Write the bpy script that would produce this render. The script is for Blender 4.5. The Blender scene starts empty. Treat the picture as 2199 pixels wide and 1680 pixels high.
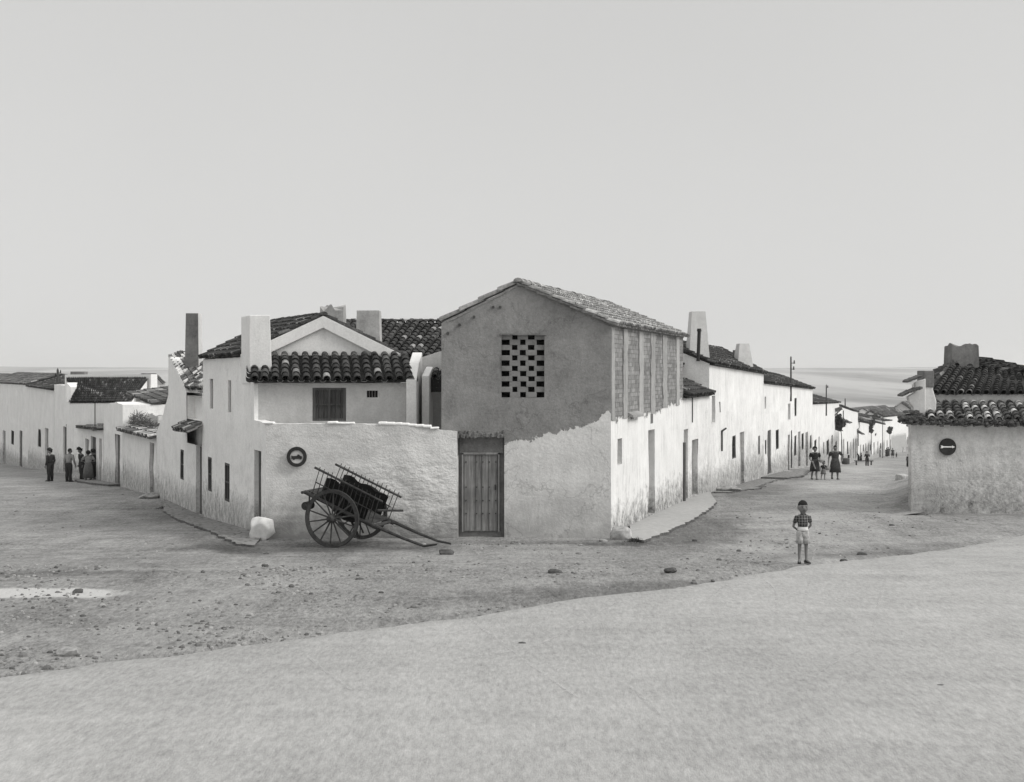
import bpy, bmesh, math, random
import numpy as np
from mathutils import Vector, Matrix, noise
R_ = math.radians
random.seed(7)
scene = bpy.context.scene
COL = scene.collection
# ------------------------------------------------------------------ camera
FPX, PU, HV, CZ = 2800.0, 1118.0, 800.0, 4.0      # focal length, principal column, eye-level row (2199x1680 frame), eye height
cam = bpy.data.cameras.new('camera'); cam_o = bpy.data.objects.new('camera', cam); COL.objects.link(cam_o)
cam_o.location = (0, 0, CZ); cam_o.rotation_euler = (R_(90), 0, 0)
cam.sensor_width = 36; cam.lens = 36 * FPX / 2199
cam.shift_x = (1099.5 - PU) / 2199; cam.shift_y = (HV - 840.0) / 2199
cam.clip_start = .1; cam.clip_end = 60000
scene.camera = cam_o
scene.render.resolution_x = 1024; scene.render.resolution_y = 782
# ------------------------------------------------------------------ world, sun, exposure
SUN_DIR = Vector((.74, -.27, .60)).normalized()    # towards the sun: high on the right, behind thin cloud
sun_el = math.asin(SUN_DIR.z); sun_az = math.atan2(SUN_DIR.x, SUN_DIR.y)
world = bpy.data.worlds.new('World'); scene.world = world; world.use_nodes = True
wn = world.node_tree.nodes; wl = world.node_tree.links; wn.clear()
sky = wn.new('ShaderNodeTexSky'); sky.sky_type = 'NISHITA'; sky.sun_disc = False
sky.sun_elevation = sun_el; sky.sun_rotation = sun_az; sky.dust_density = 3.0; sky.air_density = 1.0; sky.ozone_density = 1.0
bw = wn.new('ShaderNodeRGBToBW'); mixw = wn.new('ShaderNodeMix'); mixw.data_type = 'RGBA'
mixw.inputs[0].default_value = .86
bg = wn.new('ShaderNodeBackground'); bg.inputs['Strength'].default_value = .125; wo = wn.new('ShaderNodeOutputWorld')
wl.new(sky.outputs[0], bw.inputs[0]); wl.new(bw.outputs[0], mixw.inputs[6])
# thin high overcast: nearly even grey, faint soft mottling, a little brighter low down
tcw = wn.new('ShaderNodeTexCoord'); sepw = wn.new('ShaderNodeSeparateXYZ'); wl.new(tcw.outputs['Generated'], sepw.inputs[0])
rampw = wn.new('ShaderNodeValToRGB'); wl.new(sepw.outputs[2], rampw.inputs[0])
# an overcast sky is about twice as bright overhead as near the horizon
for i, (p_, c_) in enumerate(((0.0, 6.1), (.30, 5.4), (.45, 6.2), (.75, 9.0), (1.0, 10.5))):
    e_ = rampw.color_ramp.elements[i] if i < 2 else rampw.color_ramp.elements.new(p_)
    e_.position = p_; e_.color = (c_, c_ * .998, c_ * .985, 1)
nzw = wn.new('ShaderNodeTexNoise'); nzw.inputs['Scale'].default_value = 2.2; nzw.inputs['Detail'].default_value = 3
wl.new(tcw.outputs['Generated'], nzw.inputs[0])
mrw = wn.new('ShaderNodeMapRange'); mrw.inputs[1].default_value = .3; mrw.inputs[2].default_value = .7; mrw.inputs[3].default_value = .975; mrw.inputs[4].default_value = 1.025
wl.new(nzw.outputs[0], mrw.inputs[0])
mulw = wn.new('ShaderNodeVectorMath'); mulw.operation = 'SCALE'; wl.new(rampw.outputs[0], mulw.inputs[0]); wl.new(mrw.outputs[0], mulw.inputs['Scale'])
wl.new(mulw.outputs[0], mixw.inputs[7]); wl.new(mixw.outputs[2], bg.inputs[0]); wl.new(bg.outputs[0], wo.inputs[0])
sun = bpy.data.lights.new('sun', 'SUN'); sun_o = bpy.data.objects.new('sun', sun); COL.objects.link(sun_o)
sun.energy = 2.1; sun.angle = R_(20); sun.color = (1, .985, .96)
sun_o.rotation_euler = (-SUN_DIR).to_track_quat('-Z', 'Y').to_euler()
scene.view_settings.view_transform = 'Standard'; scene.view_settings.look = 'None'
scene.view_settings.exposure = 0.0; scene.view_settings.gamma = 1.0
scene.render.engine = 'CYCLES'
scene.cycles.max_bounces = 5; scene.cycles.diffuse_bounces = 3; scene.cycles.volume_bounces = 1

# ------------------------------------------------------------------ geometry of the place
def P(U, V, Y): return Vector(((U - PU) / FPX * Y, Y, CZ - (V - HV) / FPX * Y))
def interp(t, tab):
    return float(np.interp(t, [a for a, b in tab], [b for a, b in tab]))
L_Y = [(-120, 190), (0, 122), (110, 89), (140, 81), (205, 66), (250, 58.3), (336, 47.2), (361, 44.7), (400, 41.3), (436, 38.6), (546, 32.16), (571, 30.8)]
R_Y = [(1312, 31), (1467, 40.8), (1523, 46), (1593, 54.9), (1640, 63), (1716, 80), (1745, 90), (1802, 132), (1820, 152), (1842, 182), (1872, 230), (1900, 280), (1925, 330), (1957, 400)]
def invY(U, tab): return 1 / float(np.interp(U, [a for a, b in tab], [1 / b for a, b in tab]))
def LP(U): y = invY(U, L_Y); return Vector(((U - PU) / FPX * y, y))
def RP(U): y = invY(U, R_Y); return Vector(((U - PU) / FPX * y, y))
ZN = [(-400, .5), (0, .55), (14, .55), (20, .48), (24.3, .40), (28, .15), (31, .08)]
ZL = ZN + [(38.6, -.33), (47.7, -.52), (58.3, -1.06), (65, -1.48), (80, -2.25), (120, -4.4), (250, -10), (420, -17), (1000, -26), (2000, -22), (3500, -10), (9000, -30)]
ZR = ZN + [(36, .02), (43, -.14), (55, -.72), (63, -1.12), (83, -2.05), (110, -3.9), (144, -6.25), (182, -8.3), (230, -11.3), (280, -13.9), (330, -16), (420, -19), (1000, -30), (2000, -26), (3500, -12), (9000, -30)]
_ys = np.concatenate([np.arange(-400, 100, .5), np.arange(100, 9000, 4)])
def _sm(tab):
    v = np.interp(_ys, [a for a, b in tab], [b for a, b in tab]); k = np.hanning(9); k /= k.sum()
    vp = np.concatenate([v[:4][::-1], v, v[-4:]]); return np.convolve(vp, k, 'valid')
_vl, _vr = _sm(ZL), _sm(ZR)
def gz(x, y):
    w = min(1, max(0, (x + 8) / 16)); w = w * w * (3 - 2 * w)
    return float(np.interp(y, _ys, _vl) * (1 - w) + np.interp(y, _ys, _vr) * w)
def GP(U, V, dz=0):                       # the point of the ground seen at (U, V)
    lo, y = 5.0, 5.0
    while y < 2000:
        p = P(U, V, y)
        if p.z <= gz(p.x, p.y) + dz: break
        y *= 1.004
    p = P(U, V, y); return Vector((p.x, p.y, gz(p.x, p.y) + dz))

# ------------------------------------------------------------------ object helpers
def tag(o, label=None, cat=None, group=None, kind=None):
    if label: o['label'] = label
    if cat: o['category'] = cat
    if group: o['group'] = group
    if kind: o['kind'] = kind
    return o
def thing(name, label, cat, loc, group=None):
    o = bpy.data.objects.new(name, None); COL.objects.link(o); o.location = loc; o.empty_display_size = .3
    return tag(o, label, cat, group)
ROOTLOC = {}
class MB:
    """collects faces in world coordinates, linked as ONE mesh object"""
    def __init__(s): s.v = []; s.f = []; s.a = []; s.mi = []; s.cur = 0
    def vert(s, p): s.v.append(tuple(p)); return len(s.v) - 1
    def face(s, ids, a=.5): s.f.append(tuple(ids)); s.a.append(a); s.mi.append(s.cur)
    def quad(s, a, b, c, d, sh=.5):
        i = [s.vert(p) for p in (a, b, c, d)]; s.face(i, sh)
    def poly(s, pts, sh=.5): s.face([s.vert(p) for p in pts], sh)
    def prism(s, pts, off, sh=.5):
        """polygon pts extruded by vector off"""
        off = Vector(off); n = len(pts)
        a = [s.vert(p) for p in pts]; b = [s.vert(Vector(p) + off) for p in pts]
        s.face(a[::-1], sh); s.face(b, sh)
        for i in range(n): s.face((a[i], a[(i + 1) % n], b[(i + 1) % n], b[i]), sh)
    def box(s, c, sx, sy, sz, mat=None, sh=.5, taper=1.0):
        """centre of the base c, size; taper of the top"""
        q = []
        for z, t in ((0, 1), (sz, taper)):
            for dx, dy in ((-1, -1), (1, -1), (1, 1), (-1, 1)):
                p = Vector((dx * sx / 2 * t, dy * sy / 2 * t, z))
                if mat: p = mat @ p
                q.append(s.vert(Vector(c) + p))
        for f in ((3, 2, 1, 0), (4, 5, 6, 7), (0, 1, 5, 4), (1, 2, 6, 5), (2, 3, 7, 6), (3, 0, 4, 7)): s.face([q[i] for i in f], sh)
    def bar(s, a, b, r, n=6, r2=None, sh=.5):
        a = Vector(a); b = Vector(b); d = (b - a).normalized(); r2 = r if r2 is None else r2
        up = Vector((0, 0, 1)) if abs(d.z) < .9 else Vector((1, 0, 0)); x = d.cross(up).normalized(); y = d.cross(x)
        A = [s.vert(a + (x * math.cos(t) + y * math.sin(t)) * r) for t in [2 * math.pi * k / n for k in range(n)]]
        B = [s.vert(b + (x * math.cos(t) + y * math.sin(t)) * r2) for t in [2 * math.pi * k / n for k in range(n)]]
        s.face(A[::-1], sh); s.face(B, sh)
        for i in range(n): s.face((A[i], A[(i + 1) % n], B[(i + 1) % n], B[i]), sh)
    def rings(s, rs, n=12, sh=.5, caps=True, mat=None):
        """loft of ellipses (centre, rx, ry)"""
        L = []
        for c, rx, ry in rs:
            L.append([])
            for k in range(n):
                t = 2 * math.pi * k / n; p = Vector(c) + Vector((math.cos(t) * rx, math.sin(t) * ry, 0))
                L[-1].append(s.vert(mat @ p if mat else p))
        for a, b in zip(L, L[1:]):
            for i in range(n): s.face((a[i], a[(i + 1) % n], b[(i + 1) % n], b[i]), sh)
        if caps: s.face(L[0][::-1], sh); s.face(L[-1], sh)
    def build(s, name, mats, parent=None, smooth=False):
        me = bpy.data.meshes.new(name)
        off = Vector(parent_loc(parent)) if parent else Vector((0, 0, 0))
        me.from_pydata([tuple(Vector(p) - off) for p in s.v], [], s.f); me.update()
        at = me.attributes.new('shade', 'FLOAT', 'FACE'); at.data.foreach_set('value', s.a)
        if not isinstance(mats, (list, tuple)): mats = [mats]
        for m in mats: me.materials.append(m)
        if len(mats) > 1: me.polygons.foreach_set('material_index', s.mi)
        if smooth: me.polygons.foreach_set('use_smooth', [True] * len(me.polygons))
        bm = bmesh.new(); bm.from_mesh(me); bmesh.ops.recalc_face_normals(bm, faces=bm.faces); bm.to_mesh(me); bm.free()
        o = bpy.data.objects.new(name, me); COL.objects.link(o)
        if parent: o.parent = parent
        return o
def parent_loc(o):
    l = Vector((0, 0, 0))
    while o: l = l + o.location; o = o.parent
    return l
def bevel(o, w=.01, seg=2):
    m = o.modifiers.new('bevel', 'BEVEL'); m.width = w; m.segments = seg; m.limit_method = 'ANGLE'; m.angle_limit = R_(40); return o

# ------------------------------------------------------------------ materials
class NT:
    def __init__(s, name):
        s.m = bpy.data.materials.new(name); s.m.use_nodes = True; s.n = s.m.node_tree.nodes; s.l = s.m.node_tree.links
        s.b = s.n['Principled BSDF']; s.b.inputs['Roughness'].default_value = .9
        s.b.inputs['Specular IOR Level'].default_value = .15
        s.tc = s.n.new('ShaderNodeTexCoord')
    def link(s, a, b): s.l.new(a, b)
    def map(s, scale=(1, 1, 1), src='Object'):
        m = s.n.new('ShaderNodeMapping'); m.inputs['Scale'].default_value = scale; s.link(s.tc.outputs[src], m.inputs[0]); return m.outputs[0]
    def noise(s, sc, det=4, rough=.55, vec=None, dist=0):
        n = s.n.new('ShaderNodeTexNoise'); n.inputs['Scale'].default_value = sc; n.inputs['Detail'].default_value = det
        n.inputs['Roughness'].default_value = rough; n.inputs['Distortion'].default_value = dist
        s.link(vec if vec else s.tc.outputs['Object'], n.inputs['Vector']); return n.outputs[0]
    def math(s, op, a, b=0, c=None, clamp=False):
        n = s.n.new('ShaderNodeMath'); n.operation = op; n.use_clamp = clamp
        for i, x in enumerate((a, b, c)):
            if x is None: continue
            if isinstance(x, (int, float)): n.inputs[i].default_value = x
            else: s.link(x, n.inputs[i])
        return n.outputs[0]
    def rng(s, v, a, b, c=0, d=1):
        n = s.n.new('ShaderNodeMapRange'); n.inputs[1].default_value = a; n.inputs[2].default_value = b
        for i, x in ((3, c), (4, d)):
            if isinstance(x, (int, float)): n.inputs[i].default_value = x
            else: s.link(x, n.inputs[i])
        s.link(v, n.inputs[0]); return n.outputs[0]
    def mix(s, f, a, b):
        n = s.n.new('ShaderNodeMix'); n.data_type = 'FLOAT'
        for i, x in ((0, f), (2, a), (3, b)):
            if isinstance(x, (int, float)): n.inputs[i].default_value = x
            else: s.link(x, n.inputs[i])
        return n.outputs[0]
    def xyz(s, src='Object'):
        n = s.n.new('ShaderNodeSeparateXYZ'); s.link(s.tc.outputs[src], n.inputs[0]); return n.outputs
    def out(s, val, bump=None, bs=.3, bd=.02):
        c = s.n.new('ShaderNodeCombineColor'); s.link(val, c.inputs[0])
        s.link(s.math('MULTIPLY', val, .995), c.inputs[1]); s.link(s.math('MULTIPLY', val, .98), c.inputs[2])
        s.link(c.outputs[0], s.b.inputs['Base Color'])
        if bump is not None:
            b = s.n.new('ShaderNodeBump'); b.inputs['Strength'].default_value = bs; b.inputs['Distance'].default_value = bd
            s.link(bump, b.inputs['Height']); s.link(b.outputs[0], s.b.inputs['Normal'])
        return s.m
    def attr(s, name='shade'):
        a = s.n.new('ShaderNodeAttribute'); a.attribute_name = name; return a.outputs['Fac']

def plaster(name, base=.62, var=.12, rough_amt=.35, foot=None, foot_h=.9, streak=.10, bump=.5, bsc=3.0, dist=.03):
    """lime-washed wall: blotches, runs, flaking, splash dirt at the foot (object z measured from the thing's base)"""
    t = NT(name)
    big = t.rng(t.noise(.7, 5, .6), .3, .7, -var, var)
    mid = t.rng(t.noise(4.5, 6, .65), .3, .7, -var * .6, var * .6)
    st = t.rng(t.noise(1.0, 5, .7, t.map((4, 4, .7))), .45, .78, 0, streak)
    v = t.math('SUBTRACT', t.math('ADD', t.math('ADD', big, mid), base), st)
    spk = t.rng(t.noise(22, 3, .6), .66, .74, 0, .18 * rough_amt)
    v = t.math('SUBTRACT', v, spk)
    if foot is not None:
        z = t.xyz()[2]
        e = t.math('ADD', z, t.rng(t.noise(2.4, 7, .72), .2, .8, -.75, .75))
        f = t.rng(e, foot_h * .2, foot_h * 1.0, 1, 0)
        f = t.math('MULTIPLY', f, t.rng(t.noise(5, 7, .8), .38, .60, .35, 1))
        v = t.math('SUBTRACT', v, t.math('MULTIPLY', t.rng(e, foot_h * .9, foot_h * 2.6, 1, 0), t.rng(t.noise(1.6, 7, .75), .48, .64, 0, .16)))
        v = t.mix(f, v, t.math('ADD', foot, mid))
    v = t.math('ADD', v, t.rng(t.noise(19, 4, .85), .3, .7, -.085 * (base + .2), .085 * (base + .2)))
    fl = t.rng(t.noise(1.9, 8, .78, None, .4), .60, .64, 0, min(.16, base * .22) * rough_amt); v = t.math('SUBTRACT', v, fl)
    h = t.math('ADD', t.noise(bsc, 6, .62), t.math('MULTIPLY', t.noise(bsc * 7, 4, .6), .35))
    v = t.math('MAXIMUM', v, .04)
    return t.out(v, h, bump, dist)
M = {}
M['white'] = plaster('limewash', .83, .05, .6, .26, .95, .07, .6)
M['white_r'] = plaster('street_limewash', .83, .06, .8, .20, 1.05, .18, .8)
M['white_clean'] = plaster('fresh_limewash', .76, .04, .3, None, .5, .06, .35)
M['yard'] = plaster('rubble_limewash', .58, .07, .8, .30, .95, .05, 1.0, 2.0, .09)
M['pale'] = plaster('pale_plaster', .62, .07, .4, None, .5, .10, .4)
M['mid'] = plaster('grey_plaster', .40, .06, .5, .26, .5, .08, .5)
M['leanwall'] = plaster('leanto_plaster', .56, .05, .4, None, .5, .06, .45)
M['chim_mid'] = plaster('chimney_plaster', .40, .10, .8, None, .5, .12, .6)
M['chim_dark'] = plaster('dark_chimney_plaster', .17, .05, .6, None, .5, .05, .5)
M['adobe'] = plaster('dark_adobe', .19, .06, .6, None, .5, .05, .6)
M['cap'] = plaster('bright_wall_cap', .88, .02, .1, None, .5, 0, .5)

def yard_mat():
    """courtyard wall: smooth plaster upper left, stones showing through at the right and low down"""
    t = NT('rubble_limewash'); X = t.xyz()
    rough = t.math('MULTIPLY', t.rng(t.math('ADD', X[0], t.rng(t.noise(1.1, 4, .6), .3, .7, -.8, .8)), 1.4, 3.0), t.rng(t.math('ADD', X[2], t.rng(t.noise(1.3, 4, .6), .3, .7, -.35, .35)), 1.5, 2.3, 1, .15))
    v = t.math('ADD', t.rng(t.noise(.8, 5, .6), .3, .7, -.06, .06), t.mix(rough, .64, .72))
    v = t.math('ADD', v, t.rng(t.noise(6, 7, .7), .3, .7, -.05, .05)); v = t.math('ADD', v, t.rng(t.noise(19, 4, .85), .3, .7, -.07, .07))
    v = t.math('SUBTRACT', v, t.rng(t.noise(1.5, 5, .7, t.map((1, 1, 2.4))), .56, .74, 0, .15))
    crev = t.rng(t.noise(4.2, 6, .72, t.map((1, 1, 2.0)), 1.0), .60, .68, 0, .22); v = t.math('SUBTRACT', v, t.math('MULTIPLY', crev, rough))
    ft = t.rng(t.math('ADD', X[2], t.rng(t.noise(2.2, 7, .72), .2, .8, -.7, .7)), .15, 1.25, 1, 0); v = t.mix(t.math('MULTIPLY', ft, .9), v, .26)
    st = t.math('MULTIPLY', t.noise(3.0, 6, .62, t.map((1, 1, 1.7)), .25), t.mix(rough, .35, 1.7)); h = t.math('ADD', st, t.math('MULTIPLY', t.noise(22, 5, .7), .35))
    return t.out(v, h, .9, .055)
M['yard_wall'] = yard_mat()
def gable_mat():
    """front of the corner house: grey render above, worn whitewash below an uneven slanting edge"""
    t = NT('gable_render'); X = t.xyz()
    n1 = t.rng(t.noise(3.2, 7, .7), .2, .8, -.16, .16); n2 = t.rng(t.noise(14, 4, .6), .2, .8, -.05, .05)
    edge = t.math('ADD', t.math('MULTIPLY', X[0], .24), 2.33)       # object origin at x=.13
    step = t.rng(X[0], 1.72, 1.80, 0, .20)
    e = t.math('SUBTRACT', t.math('ADD', t.math('ADD', edge, step), t.math('ADD', n1, n2)), X[2])
    m = t.rng(e, -.005, .015, 0, 1)
    g = t.math('ADD', t.math('ADD', t.rng(t.noise(1.0, 7, .7, None, .6), .3, .7, -.055, .055), t.rng(t.noise(14, 5, .85), .3, .7, -.05, .05)), .235)
    dk = t.rng(t.noise(2.0, 4, .6, t.map((1, 1, .5))), .52, .75, 0, .05); g = t.math('SUBTRACT', g, dk)
    w = t.math('ADD', t.math('ADD', t.rng(t.noise(.9, 6, .7), .3, .7, -.10, .08), t.rng(t.noise(13, 6, .85), .3, .7, -.10, .10)), .63)
    pit = t.rng(t.noise(3.4, 5, .7), .60, .72, 0, .20); w = t.math('SUBTRACT', w, pit)
    ft = t.rng(t.math('ADD', X[2], t.rng(t.noise(2.0, 7, .75), .2, .8, -.9, .9)), .1, 1.5, 1, 0)
    w = t.mix(t.math('MULTIPLY', ft, .62), w, .26)
    dr = t.rng(t.noise(1.1, 6, .75, t.map((5, 5, .35))), .56, .72, 0, .10); w = t.math('SUBTRACT', w, dr)
    vo = t.n.new('ShaderNodeTexVoronoi'); vo.feature = 'DISTANCE_TO_EDGE'; vo.inputs['Scale'].default_value = .55
    ds = t.n.new('ShaderNodeVectorMath'); ds.operation = 'ADD'; nzv = t.n.new('ShaderNodeTexNoise'); nzv.inputs['Scale'].default_value = 2.5; nzv.inputs['Detail'].default_value = 6; t.link(t.tc.outputs['Object'], nzv.inputs[0]); t.link(nzv.outputs[1], ds.inputs[0]); t.link(t.tc.outputs['Object'], ds.inputs[1]); t.link(ds.outputs[0], vo.inputs[0])
    v = t.mix(m, g, w); v = t.math('MULTIPLY', v, t.rng(vo.outputs['Distance'], .0, .012, .72, 1))
    h = t.math('ADD', t.math('ADD', t.noise(2.6, 7, .65), t.math('MULTIPLY', t.noise(18, 4, .6), .3)), t.math('MULTIPLY', m, .35))
    return t.out(v, h, .75, .035)
M['gable'] = gable_mat()
def flank_mat():
    """street flank: adobe courses above, whitewash below"""
    t = NT('flank_render'); X = t.xyz()
    comb = t.n.new('ShaderNodeCombineXYZ'); t.link(X[1], comb.inputs[0]); t.link(X[2], comb.inputs[1])
    br = t.n.new('ShaderNodeTexBrick'); t.link(comb.outputs[0], br.inputs[0]); br.inputs['Scale'].default_value = 1
    br.inputs['Brick Width'].default_value = .34; br.inputs['Row Height'].default_value = .11; br.inputs['Mortar Size'].default_value = .012
    br.inputs['Color1'].default_value = (.17, .17, .17, 1); br.inputs['Color2'].default_value = (.29, .29, .29, 1); br.inputs['Mortar'].default_value = (.165, .165, .165, 1)
    bwn = t.n.new('ShaderNodeRGBToBW'); t.link(br.outputs[0], bwn.inputs[0])
    g = t.math('ADD', bwn.outputs[0], t.rng(t.noise(7, 6, .7), .3, .7, -.07, .07))
    g = t.math('ADD', g, t.rng(t.noise(1.7, 4, .7), .5, .75, 0, .10))
    n1 = t.rng(t.noise(2.5, 7, .72), .2, .8, -.30, .30)
    bound = t.rng(X[1], 4.5, 9.5, 2.80, 3.05)
    m = t.rng(t.math('SUBTRACT', t.math('ADD', bound, n1), X[2]), -.02, .02, 0, 1)
    w = t.math('ADD', t.rng(t.noise(1, 6, .7), .3, .7, -.06, .05), .80)
    w = t.math('SUBTRACT', w, t.rng(t.noise(1.3, 6, .75, t.map((5, 5, .5))), .52, .72, 0, .28))
    ft = t.rng(t.math('ADD', X[2], t.rng(t.noise(3.2, 7, .75), .2, .8, -.8, .8)), .15, .85, 1, 0)
    ft = t.math('MULTIPLY', ft, t.rng(t.noise(6, 7, .8), .4, .58, .35, 1))
    w = t.mix(ft, w, .16); v = t.mix(m, g, w)
    h = t.math('ADD', t.noise(4, 7, .7), t.math('MULTIPLY', m, .5))
    return t.out(v, h, .8, .03)
M['flank'] = flank_mat()
def tile_mat(name, dark, light, bright, thr):
    t = NT(name); a = t.attr()
    v = t.mix(a, dark, light); v = t.mix(t.rng(a, thr, thr + .03), v, bright)
    n = t.rng(t.noise(9, 6, .7), .35, .7, .55, 1.35); v = t.math('MULTIPLY', v, n)
    li = t.rng(t.noise(26, 3, .6), .62, .72, 0, .14); v = t.math('ADD', v, li)
    return t.out(v, t.noise(40, 4, .6), .4, .01)
M['tile_dark'] = tile_mat('weathered_dark_tile', .028, .085, .32, .93)
M['tile_black'] = tile_mat('blackened_tile', .028, .075, .20, .93)
M['tile_mix'] = tile_mat('patchy_tile', .05, .26, .58, .66)
M['tile_pale'] = tile_mat('dusty_pale_tile', .20, .40, .55, .86)
M['tile_far'] = tile_mat('distant_tile', .06, .17, .34, .86)
def wood(name, lo, hi, axis='z'):
    t = NT(name); sc = {'z': (14, 14, .8), 'x': (.8, 14, 14), 'n': (6, 6, 6)}[axis]
    v = t.rng(t.noise(1.6, 6, .7, t.map(sc)), .3, .72, lo, hi)
    v = t.math('MULTIPLY', v, t.rng(t.noise(2, 3), .3, .7, .75, 1.25))
    return t.out(v, t.noise(2, 5, .7, t.map(sc)), .5, .006)
M['door'] = wood('grey_door_boards', .10, .30)
M['door_dark'] = wood('dark_door_boards', .06, .14)
M['door_mid'] = wood('faded_door_boards', .20, .30)
M['shutter'] = wood('brown_shutter_boards', .045, .12)
M['cartwood'] = wood('cart_timber', .022, .075, 'n')
M['wheelwood'] = wood('wheel_timber', .035, .09, 'n')
M['pole'] = wood('pole_timber', .05, .11)
def flat(name, v, bump=0, sc=10, var=.1):
    t = NT(name); x = t.rng(t.noise(sc, 5, .65), .3, .7, v * (1 - var), v * (1 + var)); return t.out(x, t.noise(sc * 2, 4), bump, .01)
M['mat'] = flat('esparto_matting', .018, .6, 30, .5)
M['iron'] = flat('black_iron', .04, .2)
M['glass'] = flat('dark_glass', .025); 
M['dark'] = flat('unlit_interior_black', .012)  # near-black colour standing in for the unlit space behind openings
M['jamb'] = flat('door_jamb_plaster', .16, .5, 5, .3)
M['pier'] = plaster('pale_pier_mortar', .37, .08, .8, None, .5, .10, .8)
M['lattice'] = plaster('lattice_brick', .22, .05, .5, None, .5, .0, .6)
M['lintel'] = plaster('crumbling_lintel', .15, .08, .8, None, .5, .0, 1, 6)
M['sign_dark'] = flat('sign_dark_paint', .035, .05, 6, .3)
M['sign_pale'] = flat('sign_pale_paint', .50, .1, 8, .12)
M['rock_white'] = flat('whitewashed_rock', .68, 1.0, 3.5, .22)
M['rock_grey'] = flat('patchy_rock', .42, .9, 4, .5)
M['stone'] = flat('loose_stone', .30, .6, 8, .5)
M['stone_dark'] = flat('dark_clod', .09, .6, 8, .4)
M['weed'] = flat('weeds', .06, .1, 8, .4)
M['thatch'] = flat('dry_brush', .09, .6, 14, .6)
M['skin'] = flat('skin', .30, .05, 12, .06); M['skin_dark'] = flat('tanned_skin', .19, .05, 12, .10)
M['hair'] = flat('black_hair', .02, .3, 60, .3)
M['cloth_black'] = flat('black_cloth', .022, .2, 20, .3); M['cloth_dark'] = flat('dark_cloth', .034, .2, 20, .3)
M['cloth_grey'] = flat('grey_cloth', .14, .2, 20, .25); M['cloth_mid'] = flat('mid_grey_cloth', .26, .2, 20, .2)
M['cloth_pale'] = flat('pale_cloth', .55, .25, 9, .15); M['cloth_short'] = flat('pale_printed_cotton', .38, .3, 22, .45)
M['shoe'] = flat('dark_shoe', .04); M['basket'] = flat('basket_weave', .10, .6, 50, .4); M['bag'] = flat('pale_bag', .30, .4, 20, .2)
def plaid():
    t = NT('plaid_shirt'); X = t.xyz()
    def band(v, p, w):
        return t.rng(t.math('ABSOLUTE', t.math('SUBTRACT', t.math('FRACT', t.math('DIVIDE', v, p)), .5)), w - .03, w + .03, 1, 0)
    a = band(X[0], .052, .22); b = band(X[2], .052, .22); s = t.math('ADD', a, b)
    v = t.math('MULTIPLY', t.mix(t.math('MULTIPLY', s, .5), .03, .20), t.rng(t.noise(14, 4, .7), .3, .7, .6, 1.3)); return t.out(v, t.noise(9, 3), .6, .02)
M['plaid'] = plaid()
def dress_mat():
    t = NT('patterned_dress'); v = t.rng(t.noise(34, 3, .6), .42, .6, .03, .075); return t.out(v, t.noise(30), .2, .01)
M['dress'] = dress_mat()

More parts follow.
